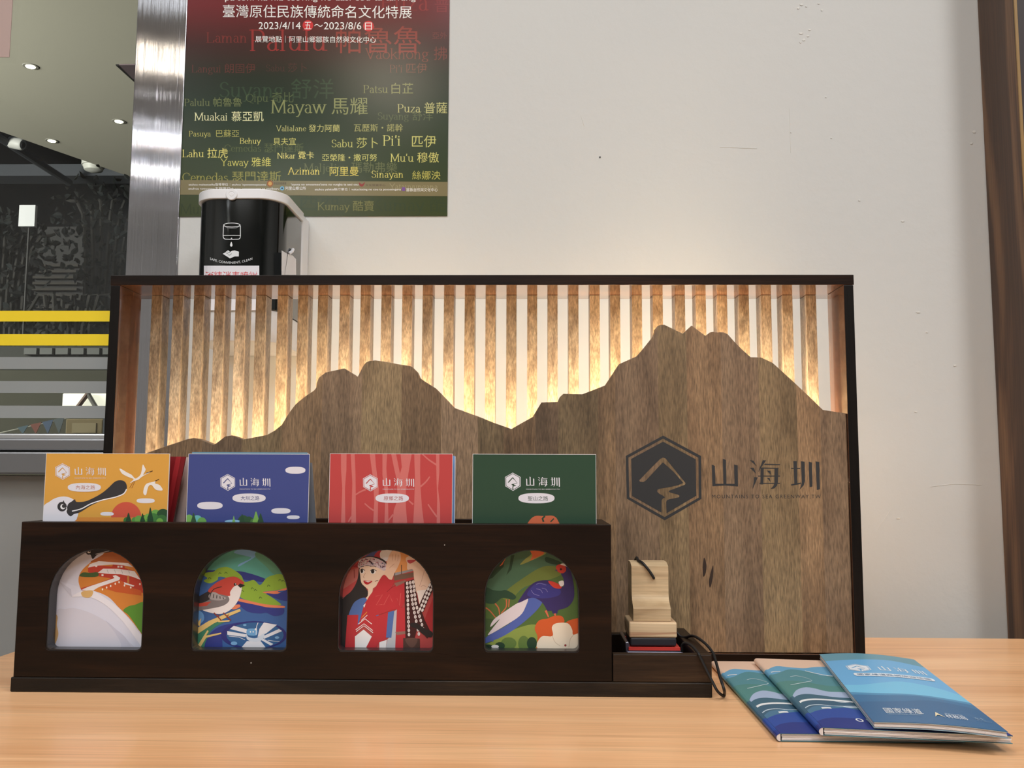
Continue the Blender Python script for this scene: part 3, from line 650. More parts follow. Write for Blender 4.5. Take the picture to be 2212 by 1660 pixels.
# warm light strip fixed to the back of the mountain board, below its edge
LED = mat('warm_light_strip', (255, 230, 190), .5, emit=350)
mb = MB(); yb = YM + TM + .0012; off = .058
lt = [p for i, p in enumerate(top) if i > 0]
lt = [lt[0]] + [p for a, p in zip(lt, lt[1:]) if math.hypot(p[0] - a[0], p[1] - a[1]) > .008]
low = []
for (x, z) in lt:
    zz = min(q[1] for q in top if abs(q[0] - x) < .02); low.append((x, zz - off))
for (a, b), (c, d) in zip(low, low[1:]):
    mb.add([(a, yb, b - .008), (c, yb, d - .008), (c, yb, d), (a, yb, b)], [(0, 1, 2, 3)], LED)
    mb.add([(a, yb - .0011, b - .008), (c, yb - .0011, d - .008), (c, yb - .0011, d), (a, yb - .0011, b)], [(0, 1, 2, 3)], mat('strip_back', (230, 230, 225), .6))
link('light_strip', mb, fr_)

# ================================================================== BROCHURE HOLDER
YH, PT = .7115, .012
BX0, BX1, BT, PZ = -.38916, .06001, cz - .03564, TZ + .0108
PX0, PX1, TT = -.39074, .13384, cz - .1312
hd = empty('brochure_holder', (-.13, .77, TZ), 'dark brown wooden brochure holder with four arched windows and a side tray', 'holder')
def arch(x0, x1, y0, y1, ys, Y, inset=0, n=20):
    p = lambda x, y: (lambda q: (q.x, q.z))(at_y(x, y, Y))
    (ax, az), (bx, bz) = p(x0, y1), p(x1, y1); (_, tz), (_, sz) = p((x0 + x1) / 2, y0), p((x0 + x1) / 2, ys)
    ax += inset; bx -= inset; az += inset; tz -= inset
    cx, rx, ry, r = (ax + bx) / 2, (bx - ax) / 2, tz - sz, .0035
    pts = [(ax + r - r * math.cos(t), az + r - r * math.sin(t)) for t in [math.pi / 2 * i / 4 for i in range(4, -1, -1)]]
    pts = [(ax + r, az)] + [(ax + r - r * math.sin(math.pi / 2 * i / 4), az + r - r * math.cos(math.pi / 2 * i / 4)) for i in range(1, 5)]
    pts += [(cx - rx * math.cos(math.pi * i / n), sz + ry * math.sin(math.pi * i / n)) for i in range(n + 1)]
    pts += [(bx - r + r * math.cos(math.pi / 2 * i / 4), az + r - r * math.sin(math.pi / 2 * i / 4)) for i in range(5)]
    return pts
ARCH = [(98, 305.5, 1186, 1405.5), (412, 619, 1186, 1406.3), (728.5, 936, 1187, 1407.4), (1045, 1252, 1187.5, 1408.5)]
holes = [arch(x0, x1, y0, y1, 1290, YH) for x0, x1, y0, y1 in ARCH]
mb = MB(); mb.prism([[(BX0, PZ + .0002), (BX1, PZ + .0002), (BX1, BT), (BX0, BT)]] + holes, lambda a, b, k: (a, YH + k, b), PT, DARK)
link('front_panel', mb, hd, bevel=.0005)
TRIM = mat('black_plastic', (34, 35, 37), .3)
for (x0, x1, y0, y1), h in zip(ARCH, holes):
    mb = MB(); mb.prism([arch(x0, x1, y0, y1, 1290, YH, .00002), arch(x0, x1, y0, y1, 1290, YH, .0007)], lambda a, b, k: (a, YH + .0008 + k, b), PT - .0008, TRIM); link('arch_trim', mb, hd)
YHB = .79
boxpart('side_panel', hd, BX0, BX0 + .011, YH + PT + .0002, YHB, PZ + .0002, BT, DARK, .0005)
boxpart('side_panel', hd, BX1 - .011, BX1, YH + PT + .0002, YHB, PZ + .0002, BT, DARK, .0005)
boxpart('back_panel', hd, BX0, BX1, YHB + .0002, YHB + .010, PZ + .0002, BT, DARK, .0005)
for px in (386, 690, 1002):
    x = at_y(px, 1250, .74).x; boxpart('divider', hd, x - .003, x + .003, YH + PT + .0002, YHB, PZ + .0002, BT - .045, DARK)
boxpart('plinth', hd, PX0, PX1, YH - .0006, .836, TZ + .0001, PZ, PLINTH, .0008)
tx0 = BX1 + .0008
boxpart('tray_front', hd, tx0, PX1, YH, YH + .009, PZ + .0002, TT, wood('tray_walnut', [(.3, (28, 19, 12)), (.5, (44, 30, 19)), (.7, (62, 44, 28))], (4, 4, 40), (40, 40, 700), .42, 0, .15, spec=.3), .0005)
boxpart('tray_side', hd, PX1 - .011, PX1, YH + .0092, .836, PZ + .0002, TT, DARK, .0005)
boxpart('tray_back', hd, tx0, PX1 - .0112, .826, .836, PZ + .0002, TT - .004, DARK, .0005)

# ================================================================== BROCHURES
YP = YH + PT + .0018
def brochure(name, label, group, x0, x1, y0, Y, back=(236, 236, 236), tilt=0, base=(255, 255, 255), th=.0009, z0=PZ + .0004):
    """upright folded leaflet whose cover fills pixel columns x0..x1 from row y0 down to the holder's floor"""
    a, b = at_y(x0, 1055, Y), at_y(x1, 1055, Y); zt = at_y((x0 + x1) / 2, y0, Y).z
    root = empty(name, ((a.x + b.x) / 2, Y, z0), label, 'brochure', group)
    link('inner_pages', MB().box(a.x + .0003, b.x - .0003, Y + .0003, Y + th * 2, z0, zt - .0003, mat('page_%02x%02x%02x' % back, back, .5)), root)
    cv = MB().box(a.x, b.x, Y, Y + .00028, z0, zt, WHITEP)
    e = .0003
    return root, cv, (a.x + e, b.x - e, z0, zt - e)
def px_quad(r, Y):
    def inv(p):
        q = RM.transposed() @ (Vector(p) - CAM); return (W / 2 + F * q.x / q.y, H / 2 - F * q.z / q.y)
    x0, x1, z0, z1 = r
    return [inv((x0, Y, z1)), inv((x1, Y, z1)), inv((x1, Y, z0)), inv((x0, Y, z0))]
def start(name, label, group, x0, x1, y0, Y, col):
    root, cv, r = brochure(name, label, group, x0, x1, y0, Y)
    q = px_quad(r, Y); a = Art(lambda x, y, o: at_y(x, y, Y - o), q); a.poly(q, col); return root, cv, a
def finish(root, cv, a):
    o = len(cv.v); base = len(cv.f); cv.v += a.mb.v
    for f, m in zip(a.mb.f, a.mb.m): cv.f.append([o + k for k in f]); cv.m.append(cv.mi(a.mb.mats[m])); cv.tone.append((1, 1, 1))
    return link('cover', cv, root)
Z5 = lambda a: a.frame(60, 940, .28933)
Z6 = lambda a: a.frame(680, 940, .28933)
Z7 = lambda a: a.frame(60, 1160, .27125)
Z8 = lambda a: a.frame(700, 1160, .27125)
LAV = (226, 227, 238)
def head(a, hx, tx, pill, body, tcol, tb):
    emblem(a, hx, tx, LAV)
    a.text('MOUNTAINS TO SEA GREENWAY,TW', tx[0], tx[3] + 14, tx[2], tx[3] + 23, LAV, .01)
    a.ell(*pill, LAV, p=2.5, n=36); a.text(body, *tb, tcol, .012)
def conifer(a, x, yt, yb, w, col): a.blob([(x, yt), (x + w * .3, (yt + yb) / 2), (x + w * .5, yb), (x - w * .5, yb), (x - w * .3, (yt + yb) / 2)], col, n=3)

# --- the orange one
R1, cv, a = start('brochure', 'orange brochure with a spoonbill head and flying cranes, leftmost in the dark holder', 'brochures in the holder', 96, 364, 980, YP, (219, 164, 74)); Z5(a)
a.poly([(125, 616), (1060, 616), (1060, 700), (125, 700)], (216, 142, 66))
sun = [(735 + 113 * math.cos(t), 616 - 115 * math.sin(t)) for t in [math.pi * i / 24 for i in range(25)]]; a.poly(sun, (208, 90, 70))
a.ell(880, 492, 68, 18, LAV, p=2.6); a.ell(592, 590, 50, 14, LAV, p=2.6)
for x, y, r, c in ((740, 640, 26, (60, 120, 60)), (800, 640, 26, (84, 150, 74)), (828, 632, 30, (110, 170, 80)), (870, 625, 26, (60, 120, 60)), (900, 622, 34, (126, 182, 84)), (955, 600, 42, (110, 170, 80)), (1010, 600, 48, (44, 82, 52)), (935, 630, 46, (70, 128, 66)), (1000, 640, 44, (64, 116, 62)), (985, 648, 26, (120, 176, 80)), (905, 650, 30, (96, 160, 70))): a.ell(x, y, r, r, c)
for x, y, w in ((752, 580, 40), (857, 585, 36), (915, 540, 44)): conifer(a, x, y, 650, w, (38, 74, 48))
a.blob([(115, 545), (165, 497), (210, 471), (265, 460), (312, 468), (346, 488), (370, 530), (378, 575), (370, 615), (348, 645), (230, 700), (115, 700)], LAV)
a.blob([(300, 520), (330, 496), (352, 482), (365, 500), (430, 496), (500, 466), (560, 430), (605, 392), (650, 350), (690, 339), (725, 350), (740, 385), (732, 424), (700, 452), (650, 464), (600, 472), (540, 496), (470, 528), (420, 560), (380, 582), (345, 592), (318, 608), (290, 575)], (58, 57, 60))
a.ell(256, 536, 35, 36, (58, 57, 60)); a.ell(262, 536, 19, 20, (240, 240, 244)); a.ell(269, 532, 14, 14, (58, 57, 60))
a.poly([(258, 505), (268, 488), (275, 508)], (58, 57, 60))
a.line([(282, 575), (292, 556), (288, 540)], 5, (240, 240, 244), True)
a.line([(330, 570), (400, 552), (470, 515), (560, 486), (650, 466), (715, 440), (738, 405)], 8, (240, 240, 244), True)
a.blob([(686, 250), (740, 280), (775, 298), (800, 325), (820, 318), (845, 290), (858, 222), (874, 245), (880, 262), (862, 300), (905, 275), (910, 282), (880, 296), (850, 315), (825, 335), (795, 345), (762, 360), (790, 332), (770, 322), (730, 305), (700, 285)], (236, 234, 232), n=3)
a.line([(885, 286), (932, 269)], 5, (58, 40, 34)); a.line([(792, 345), (760, 395)], 3, (150, 90, 50)); a.line([(800, 345), (776, 398)], 3, (150, 90, 50))
a.blob([(872, 450), (862, 430), (870, 390), (890, 363), (940, 350), (957, 345), (950, 362), (985, 375), (1008, 412), (975, 415), (950, 405), (925, 375), (905, 380), (893, 410), (885, 445)], (236, 234, 232), n=3)
a.line([(950, 346), (980, 331)], 5, (58, 40, 34))
head(a, (205, 212, 315, 335), (350, 240, 583, 305), (422, 392, 124, 33), '內海之路', (176, 104, 70), (360, 376, 502, 408))
Z7(a)
a.poly([(60, 60), (1000, 60), (1000, 1000), (60, 1000)], (216, 218, 234))
a.blob([(655, 60), (600, 140), (500, 205), (430, 270), (404, 335), (415, 400), (440, 428), (520, 430), (640, 480), (720, 560), (790, 630), (850, 700), (895, 760), (990, 860), (990, 60)], (214, 136, 62))
a.blob([(500, 200), (560, 165), (660, 118), (760, 150), (830, 215), (700, 205), (560, 200)], (184, 106, 56))
a.poly([(480, 245), (560, 228), (670, 238), (680, 222), (772, 226), (772, 250), (850, 275), (905, 340), (920, 450), (830, 420), (730, 345), (560, 315), (480, 282)], (192, 68, 52))
a.poly([(495, 218), (565, 195), (700, 205), (800, 210), (840, 244), (760, 228), (680, 222), (560, 230), (480, 246)], (236, 232, 236))
a.poly([(558, 287), (600, 255), (720, 256), (850, 275), (900, 345), (830, 318), (740, 300), (640, 296)], (236, 232, 236))
for x in (632, 690, 745, 800): a.line([(x, 262), (x + 10, 292)], 3, (170, 170, 176))
for x, y in ((722, 240), (746, 240), (595, 308), (545, 235)): a.poly([(x - 8, y - 8), (x + 8, y - 8), (x + 8, y + 6), (x - 8, y + 6)], (240, 236, 236))
a.blob([(414, 305), (440, 285), (500, 288), (556, 284), (558, 316), (480, 322), (416, 316)], (72, 98, 56), n=3)
a.poly([(420, 412), (560, 372), (690, 322), (690, 300), (740, 305), (735, 340), (430, 428)], (192, 68, 52))
a.poly([(430, 422), (480, 400), (690, 330), (676, 312), (700, 306), (736, 326), (730, 345), (560, 405), (520, 430)], (238, 236, 240))
a.poly([(570, 400), (735, 345), (840, 410), (905, 430), (905, 470), (700, 440)], (204, 96, 50))
a.poly([(792, 310), (808, 310), (808, 370), (792, 370)], (206, 140, 74)); a.poly([(765, 362), (850, 390), (840, 398), (770, 378)], (238, 232, 232))
for x, y in ((595, 420), (628, 405), (660, 393), (697, 375), (727, 363), (770, 388), (820, 405), (893, 378)): a.ell(x, y, 6, 9, (244, 238, 224), n=12)
a.blob([(940, 540), (850, 544), (800, 556), (760, 588), (800, 622), (850, 690), (892, 752), (960, 820)], (92, 148, 56))
a.poly([(240, 350), (360, 478), (430, 478), (425, 440), (410, 400)], (222, 224, 240))
a.poly([(240, 350), (350, 478), (345, 420)], (205, 206, 222))
a.blob([(350, 478), (430, 476), (520, 490), (620, 545), (710, 625), (800, 730), (900, 870), (960, 960), (960, 860), (890, 770), (820, 672), (720, 565), (620, 490), (520, 432), (440, 430)], (234, 233, 242))
a.blob([(225, 612), (300, 576), (380, 571), (480, 600), (600, 660), (700, 735), (790, 820), (850, 960), (225, 960)], (208, 207, 220))
a.blob([(620, 670), (700, 735), (790, 820), (850, 960), (760, 960), (740, 850), (690, 760)], (198, 198, 214))
a.blob([(430, 438), (515, 428), (512, 470), (480, 486), (436, 476)], (216, 178, 116), n=3)
a.blob([(190, 600), (215, 610), (238, 640), (232, 700), (243, 780), (215, 860), (190, 860)], (196, 158, 108))
a.blob([(440, 90), (470, 130), (500, 145), (518, 178), (560, 140), (640, 125), (700, 112), (700, 60), (470, 60)], (50, 50, 54), n=4)
a.ell(485, 122, 22, 22, (50, 50, 54)); a.ell(487, 118, 14, 14, (236, 236, 240)); a.ell(492, 114, 9, 9, (50, 50, 54)); a.line([(540, 140), (600, 125), (650, 113)], 4, (220, 220, 226))
finish(R1, cv, a)

# --- the blue one
R2, cv, a = start('brochure', 'blue brochure with white clouds over a red headed bird, second from the left', 'brochures in the holder', 404.5, 667.5, 981, YP, (66, 78, 142)); Z5(a)
for c in ((1998, 264, 75, 26), (1360, 528, 95, 28), (1890, 568, 72, 21), (1982, 615, 48, 14)): a.ell(*c, LAV, p=2.5)
for x, y, r, c in ((1180, 640, 40, (110, 190, 190)), (1205, 625, 30, (126, 182, 96)), (1265, 640, 40, (110, 190, 190)), (1300, 650, 34, (110, 170, 90)), (1610, 640, 40, (54, 88, 60)), (1650, 645, 36, (54, 88, 60)), (1685, 650, 24, (80, 128, 70))): a.ell(x, y, r, r, c)
a.ell(1530, 646, 60, 12, (140, 190, 226))
for x, y, w, c in ((1238, 580, 40, (54, 88, 60)), (1538, 604, 24, (126, 180, 110)), (1600, 590, 40, (48, 80, 58)), (1704, 570, 50, (126, 180, 90)), (1738, 585, 44, (48, 80, 58))): conifer(a, x, y, 660, w, c)
head(a, (1438, 292, 1548, 418), (1582, 320, 1812, 387), (1652, 472, 124, 34), '大圳之路', (56, 66, 128), (1590, 456, 1730, 488))
Z7(a)
a.poly([(1200, 60), (2200, 60), (2200, 1000), (1200, 1000)], (62, 100, 160))
a.poly([(1200, 60), (2200, 60), (2200, 330), (1980, 300), (1880, 340), (1740, 290), (1600, 268), (1200, 268)], (88, 162, 150))
a.blob([(1640, 125), (1720, 90), (1810, 100), (1822, 145), (1790, 175), (1680, 238), (1690, 215), (1780, 170), (1720, 150)], (122, 174, 222), n=4)
a.blob([(1815, 160), (1830, 120), (1950, 160), (2060, 330), (1960, 300), (1900, 240)], (92, 150, 122), n=4)
a.blob([(1390, 270), (1640, 272), (1750, 288), (1890, 335), (1890, 362), (1740, 345), (1600, 320), (1390, 296)], (50, 58, 132))
a.blob([(1390, 300), (1430, 285), (1480, 278), (1520, 250), (1590, 242), (1650, 270), (1700, 310), (1730, 360), (1800, 345), (1850, 385), (1900, 330), (1960, 305), (2020, 300), (2090, 340), (2090, 400), (1960, 430), (1880, 440), (1940, 480), (1995, 520), (2010, 545), (1850, 540), (1760, 510), (1690, 480), (1660, 400), (1580, 330), (1520, 320), (1510, 345), (1450, 372), (1400, 352), (1430, 330)], (140, 176, 62), n=4)
for x, y in ((1532, 292), (1580, 288), (1450, 330), (1790, 412), (1815, 425), (1920, 390), (2010, 345), (2035, 352), (1855, 485), (1710, 432)): a.line([(x - 12, y + 8), (x - 4, y - 5), (x + 10, y + 6)], 4, (60, 84, 40), True)
a.blob([(1680, 492), (1800, 520), (1900, 540), (2036, 552), (2030, 568), (1880, 560), (1760, 532), (1676, 512)], (226, 132, 96), n=4)
a.blob([(1875, 440), (1980, 430), (2070, 405), (2070, 424), (1990, 436), (2040, 456), (1900, 452)], (226, 132, 96), n=4)
a.blob([(1650, 514), (1800, 540), (1940, 570), (2036, 570), (2030, 618), (1960, 632), (1900, 606), (1850, 612), (1760, 600), (1700, 562)], (52, 62, 136), n=4)
a.blob([(1900, 452), (1990, 455), (2080, 420), (2080, 510), (1980, 494)], (52, 62, 136), n=4)
a.blob([(1600, 560), (1680, 540), (1690, 560), (1640, 580)], (226, 132, 96), n=4)
a.blob([(1330, 585), (1390, 605), (1404, 655), (1380, 690), (1330, 720)], (104, 156, 212), n=4)
a.blob([(1330, 780), (1400, 700), (1480, 672), (1580, 672), (1500, 715), (1440, 780), (1410, 900), (1330, 900)], (66, 132, 104), n=4)
a.blob([(1410, 900), (1440, 790), (1520, 720), (1640, 690), (1700, 690), (1560, 760), (1540, 900)], (52, 62, 136), n=4)
a.ell(1800, 785, 262, 112, (50, 52, 122)); a.ell(1810, 785, 228, 102, (54, 100, 152))
for q in ([(1588, 752), (1740, 778), (1735, 800), (1590, 782)], [(1640, 710), (1770, 745), (1745, 770), (1610, 735)], [(1845, 735), (1880, 684), (1985, 702), (1900, 770), (1830, 800)], [(1880, 790), (2000, 735), (2025, 752), (1880, 815)], [(1870, 810), (1955, 855), (1935, 868), (1860, 824)], [(1745, 832), (1855, 832), (1900, 890), (1695, 890)]): a.poly(q, (226, 228, 236))
a.blob([(1740, 772), (1760, 800), (1820, 808), (1880, 770), (1875, 815), (1820, 838), (1750, 822)], (210, 220, 234), n=4)
a.blob([(1745, 742), (1780, 732), (1826, 740), (1820, 786), (1750, 782)], (112, 168, 216), n=3); a.line([(1818, 782), (1822, 720), (1834, 685)], 5, (232, 234, 240), True); a.ell(1816, 738, 9, 9, (236, 238, 242))
for x in (1773, 1795): a.ell(x, 758, 5, 7, (236, 238, 242), n=10)
for e in ((1728, 704, 14, 8), (1642, 850, 26, 15), (1985, 804, 18, 10)): a.ell(*e, (124, 174, 218))
a.line([(1910, 825), (1960, 832), (2005, 835)], 4, (226, 228, 236)); a.line([(1600, 792), (1680, 800), (1730, 822)], 4, (226, 228, 236))
a.poly([(1330, 740), (1440, 672), (1560, 622), (1690, 574), (1696, 594), (1580, 644), (1480, 692), (1330, 790)], (226, 196, 126)); a.poly([(1340, 700), (1382, 648), (1372, 712)], (226, 196, 126))
a.poly([(1345, 880), (1395, 800), (1430, 745), (1441, 752), (1420, 788), (1540, 764), (1541, 775), (1420, 806), (1372, 885)], (226, 196, 126)); a.poly([(1510, 672), (1608, 664), (1606, 676), (1520, 682)], (226, 196, 126))
a.blob([(1385, 578), (1440, 560), (1560, 520), (1600, 460), (1640, 396), (1700, 396), (1692, 470), (1655, 540), (1600, 592), (1530, 616), (1440, 602)], (234, 228, 228), n=5)
a.blob([(1330, 560), (1380, 500), (1450, 440), (1560, 450), (1606, 500), (1560, 548), (1440, 576), (1330, 590)], (128, 122, 124), n=5)
a.blob([(1330, 500), (1400, 455), (1450, 434), (1470, 480), (1400, 524), (1330, 532)], (52, 50, 54), n=4); a.poly([(1330, 536), (1462, 516), (1425, 552), (1330, 560)], (192, 78, 66))
a.blob([(1436, 436), (1490, 375), (1570, 332), (1640, 318), (1690, 338), (1722, 374), (1650, 392), (1612, 440), (1606, 472), (1520, 456)], (196, 74, 64), n=5)
a.blob([(1440, 470), (1480, 440), (1540, 470), (1580, 490), (1530, 508), (1460, 500)], (172, 166, 168), n=4)
for i in range(5): a.line([(1458 + i * 24, 450 + i * 8), (1448 + i * 28, 486 + i * 3)], 6, (48, 46, 50))
a.line([(1450, 470), (1480, 420), (1545, 398)], 6, (48, 46, 50), True)
a.poly([(1674, 390), (1690, 372), (1730, 388), (1692, 408)], (40, 38, 42)); a.ell(1652, 380, 11, 11, (40, 38, 42)); a.ell(1655, 377, 4, 4, (230, 230, 230), n=8)
for x in (1500, 1575): a.line([(x - 18, 606), (x + 12, 636), (x + 42, 668)], 9, (140, 62, 50)); a.line([(x + 10, 635), (x + 26, 622)], 7, (140, 62, 50))
finish(R2, cv, a)

# --- the red one
R3, cv, a = start('brochure', 'coral red brochure with pale tree trunks and a waving girl, third from the left', 'brochures in the holder', 711, 977.5, 980.5, YP, (190, 72, 72)); Z6(a)
TR = (208, 116, 112)
for q in ([(195, 140), (237, 140), (236, 260), (225, 400), (228, 660), (196, 660), (205, 400), (196, 260)], [(268, 140), (298, 140), (304, 300), (308, 660), (272, 660), (280, 360)], [(410, 140), (450, 140), (456, 230), (478, 400), (472, 520), (470, 660), (436, 660), (444, 500), (436, 330), (420, 220)], [(505, 140), (540, 140), (534, 250), (545, 380), (550, 660), (520, 660), (526, 450), (505, 300)], [(570, 140), (606, 140), (636, 290), (650, 240), (640, 140), (724, 140), (700, 280), (680, 420), (680, 540), (690, 660), (580, 660), (590, 560), (620, 480), (610, 330), (590, 240)], [(742, 140), (788, 140), (786, 280), (790, 400), (800, 540), (815, 660), (735, 660), (742, 520), (748, 330)], [(905, 140), (930, 140), (930, 280), (920, 400), (934, 520), (936, 660), (910, 660), (914, 480), (908, 300)]): a.poly(q, TR)
for l in ([(805, 145), (850, 185), (910, 225)], [(858, 312), (830, 350), (790, 386)], [(372, 512), (410, 545), (440, 565)], [(845, 518), (880, 570), (912, 612)], [(300, 450), (340, 425), (380, 408)], [(700, 490), (735, 520)], [(550, 640), (585, 595)], [(250, 650), (275, 610)]): a.line(l, 9, TR, True, taper=1.5)
head(a, (360, 295, 470, 422), (507, 322, 742, 388), (578, 473, 125, 35), '原鄉之路', (168, 58, 58), (515, 457, 660, 490))
Z8(a)
RED, SKIN, HAIR = (192, 54, 62), (238, 212, 190), (46, 44, 46)
a.poly([(20, 40), (1000, 40), (1000, 1000), (20, 1000)], (186, 76, 76))
a.poly([(150, 420), (190, 270), (285, 245), (285, 330)], (192, 112, 106)); a.line([(240, 260), (242, 330)], 8, (150, 70, 70)); a.poly([(230, 240), (330, 160), (340, 190), (270, 245)], (156, 48, 62))
a.blob([(320, 165), (370, 130), (440, 100), (430, 165), (330, 180)], (80, 92, 150), n=3); a.blob([(400, 150), (450, 105), (560, 95), (540, 180), (420, 185)], (176, 56, 70), n=3)
a.ell(500, 145, 56, 52, (228, 228, 234)); a.blob([(560, 110), (640, 110), (720, 180), (690, 255), (600, 290), (540, 280)], (232, 162, 100), n=4)
a.poly([(555, 290), (720, 255), (720, 270), (555, 312)], (160, 160, 166)); a.poly([(555, 310), (720, 282), (720, 325), (560, 350)], (120, 92, 78)); a.line([(617, 225), (617, 300)], 6, (90, 66, 58)); a.line([(562, 280), (562, 310)], 6, (90, 66, 58))
a.poly([(560, 350), (720, 322), (720, 360), (570, 385)], (186, 66, 66))
a.blob([(656, 165), (760, 140), (860, 250), (880, 400), (800, 440), (738, 448), (716, 330), (708, 262), (664, 262), (662, 215)], (240, 210, 190), n=4); a.blob([(664, 186), (700, 184), (736, 186), (690, 214), (668, 204)], (200, 84, 92), n=3)
a.line([(800, 265), (780, 340), (760, 395)], 4, (206, 170, 150), True); a.line([(770, 400), (790, 388), (815, 402)], 4, (206, 170, 150), True); a.poly([(738, 430), (830, 420), (800, 560), (760, 540)], (244, 234, 228))
a.blob([(286, 200), (330, 160), (400, 158), (470, 180), (500, 220), (490, 280), (430, 330), (300, 300), (300, 360), (340, 420), (356, 470), (260, 520), (205, 620), (185, 720), (180, 900), (120, 900), (126, 520), (160, 480), (220, 430), (266, 340)], HAIR, n=4)
a.poly([(128, 505), (182, 462), (150, 492)], (196, 110, 104))
a.blob([(286, 250), (340, 232), (460, 246), (490, 280), (460, 335), (424, 385), (388, 412), (356, 420), (330, 402), (298, 368), (288, 310)], SKIN, n=5); a.blob([(352, 408), (388, 400), (376, 470), (336, 526), (318, 505), (348, 470)], SKIN, n=4)
a.blob([(268, 236), (290, 182), (370, 162), (450, 186), (498, 226), (482, 272), (420, 244), (340, 228), (290, 248)], (206, 190, 200), n=5)
rd = random.Random(7)
for i in range(70):
    t = rd.random(); x = 275 + t * 215; yc = 208 - 22 * math.sin(t * math.pi) + t * 30; y = yc + rd.uniform(-24, 22)
    a.ell(x, y, rd.uniform(3, 7), rd.uniform(3, 6), rd.choice([(196, 96, 120), (70, 66, 100), (232, 226, 230), (150, 140, 150), (110, 60, 80)]), n=8, same=i > 0)
for x, y, w in ((304, 276, 16), (390, 279, 22)): a.ell(x, y, w, 18, (244, 242, 240)); a.ell(x - 3, y - 2, w * .62, 16, (40, 34, 34)); a.line([(x - w, y - 8), (x, y - 19), (x + w + 6, y - 6)], 5, (40, 34, 34), True)
a.line([(364, 236), (400, 234), (415, 242)], 5, (60, 46, 44)); a.line([(292, 240), (318, 236)], 5, (60, 46, 44)); a.line([(330, 290), (314, 320), (322, 330)], 4, (200, 160, 140), True)
a.blob([(314, 350), (350, 352), (386, 354), (352, 380), (326, 376)], (186, 40, 52), n=4); a.poly([(322, 354), (375, 357), (350, 364)], (244, 240, 238)); a.line([(405, 358), (418, 350), (432, 350)], 4, (110, 70, 60))
a.blob([(466, 312), (488, 274), (500, 200), (528, 132), (556, 108), (600, 118), (612, 172), (592, 232), (560, 292), (530, 356), (488, 340)], (236, 202, 178), n=5)
for l in ([(545, 190), (548, 140)], [(566, 190), (572, 135)], [(586, 195), (592, 145)], [(520, 250), (560, 215)]): a.line(l, 3, (196, 150, 126))
a.poly([(545, 605), (600, 565), (592, 900), (490, 900), (505, 815), (535, 795)], (192, 192, 198)); a.poly([(440, 840), (500, 822), (490, 900), (440, 900)], (236, 232, 234))
a.blob([(194, 636), (215, 570), (250, 515), (320, 485), (345, 520), (320, 600), (280, 700), (200, 690)], (84, 114, 176), n=4)
a.poly([(375, 628), (436, 618), (420, 725), (382, 745)], (84, 114, 176)); a.poly([(480, 612), (560, 588), (548, 700), (536, 806), (488, 804)], (84, 114, 176))
a.poly([(318, 540), (345, 500), (420, 640), (398, 775), (320, 715), (246, 770), (290, 650)], RED)
a.poly([(312, 548), (345, 520), (350, 532), (318, 565)], (240, 236, 236))
a.blob([(470, 306), (520, 340), (562, 350), (540, 405), (600, 370), (652, 352), (650, 470), (620, 560), (540, 585), (440, 620), (350, 640), (316, 600), (345, 500), (400, 420)], RED, n=5)
a.line([(500, 440), (540, 405), (600, 372)], 4, (150, 36, 46))
for l in ([(410, 475), (465, 462), (415, 545), (465, 540)], [(475, 545), (520, 460), (545, 520)], [(580, 490), (600, 550), (612, 450)]): a.line(l, 4, (214, 100, 96))
a.poly([(186, 625), (274, 622), (250, 900), (166, 900)], RED); a.poly([(400, 640), (510, 600), (492, 820), (440, 842), (400, 900), (330, 900), (350, 850), (395, 760)], RED); a.poly([(580, 570), (655, 560), (655, 900), (566, 900)], RED)
a.poly([(566, 760), (650, 752), (650, 776), (580, 784)], (150, 110, 100)); a.poly([(560, 370), (650, 345), (650, 362), (575, 398)], (150, 110, 100))
for l in ([(256, 756), (318, 710), (390, 766)], [(274, 696), (326, 654), (380, 696)], [(252, 742), (318, 694), (388, 748)]): a.line(l, 6, (240, 236, 236))
a.line([(300, 645), (342, 600)], 5, (226, 160, 60)); a.line([(296, 668), (345, 625)], 5, (240, 236, 236))
a.poly([(246, 795), (315, 740), (380, 796), (326, 900), (246, 900)], (238, 236, 238))
SHB = (66, 30, 32)
a.poly([(640, 362), (714, 340), (750, 520), (800, 660), (860, 770), (820, 812), (745, 720), (720, 812), (648, 810)], SHB); a.poly([(850, 360), (880, 400), (830, 500), (790, 600), (750, 560), (800, 450)], SHB)
a.poly([(800, 660), (870, 480), (890, 800), (850, 760)], (176, 48, 54))
for r in range(13):
    y = 372 + r * 34
    for c in range(3):
        x = 662 + c * 24 + r * 4 * (1 if c else .3) + max(0, r - 5) * 5 * c * .6
        a.ell(x, y - c * 5, 10, 15, (238, 232, 230), n=12, same=(r + c) > 0)
for r in range(7):
    for c in range(2): a.ell(842 - r * 13 + c * 20, 385 + r * 32 + c * 8, 9, 15, (238, 232, 230), n=12, rot=.4, same=(r + c) > 0)
for r in range(13):
    for c in range(3): a.line([(662 + c * 24 + r * 4 * (1 if c else .3) + max(0, r - 5) * 5 * c * .6, 362 + r * 34 - c * 5), (662 + c * 24 + r * 4 * (1 if c else .3) + max(0, r - 5) * 5 * c * .6, 382 + r * 34 - c * 5)], 3, (120, 60, 60), same=(r + c) > 0)
a.blob([(690, 690), (740, 690), (800, 730), (862, 760), (852, 802), (790, 780), (740, 735), (694, 716)], (40, 36, 38), n=4)
a.poly([(630, 808), (762, 812), (764, 900), (630, 900)], (80, 56, 50)); a.blob([(650, 812), (740, 812), (730, 860), (700, 884), (665, 860)], (104, 74, 66), n=4)
finish(R3, cv, a)

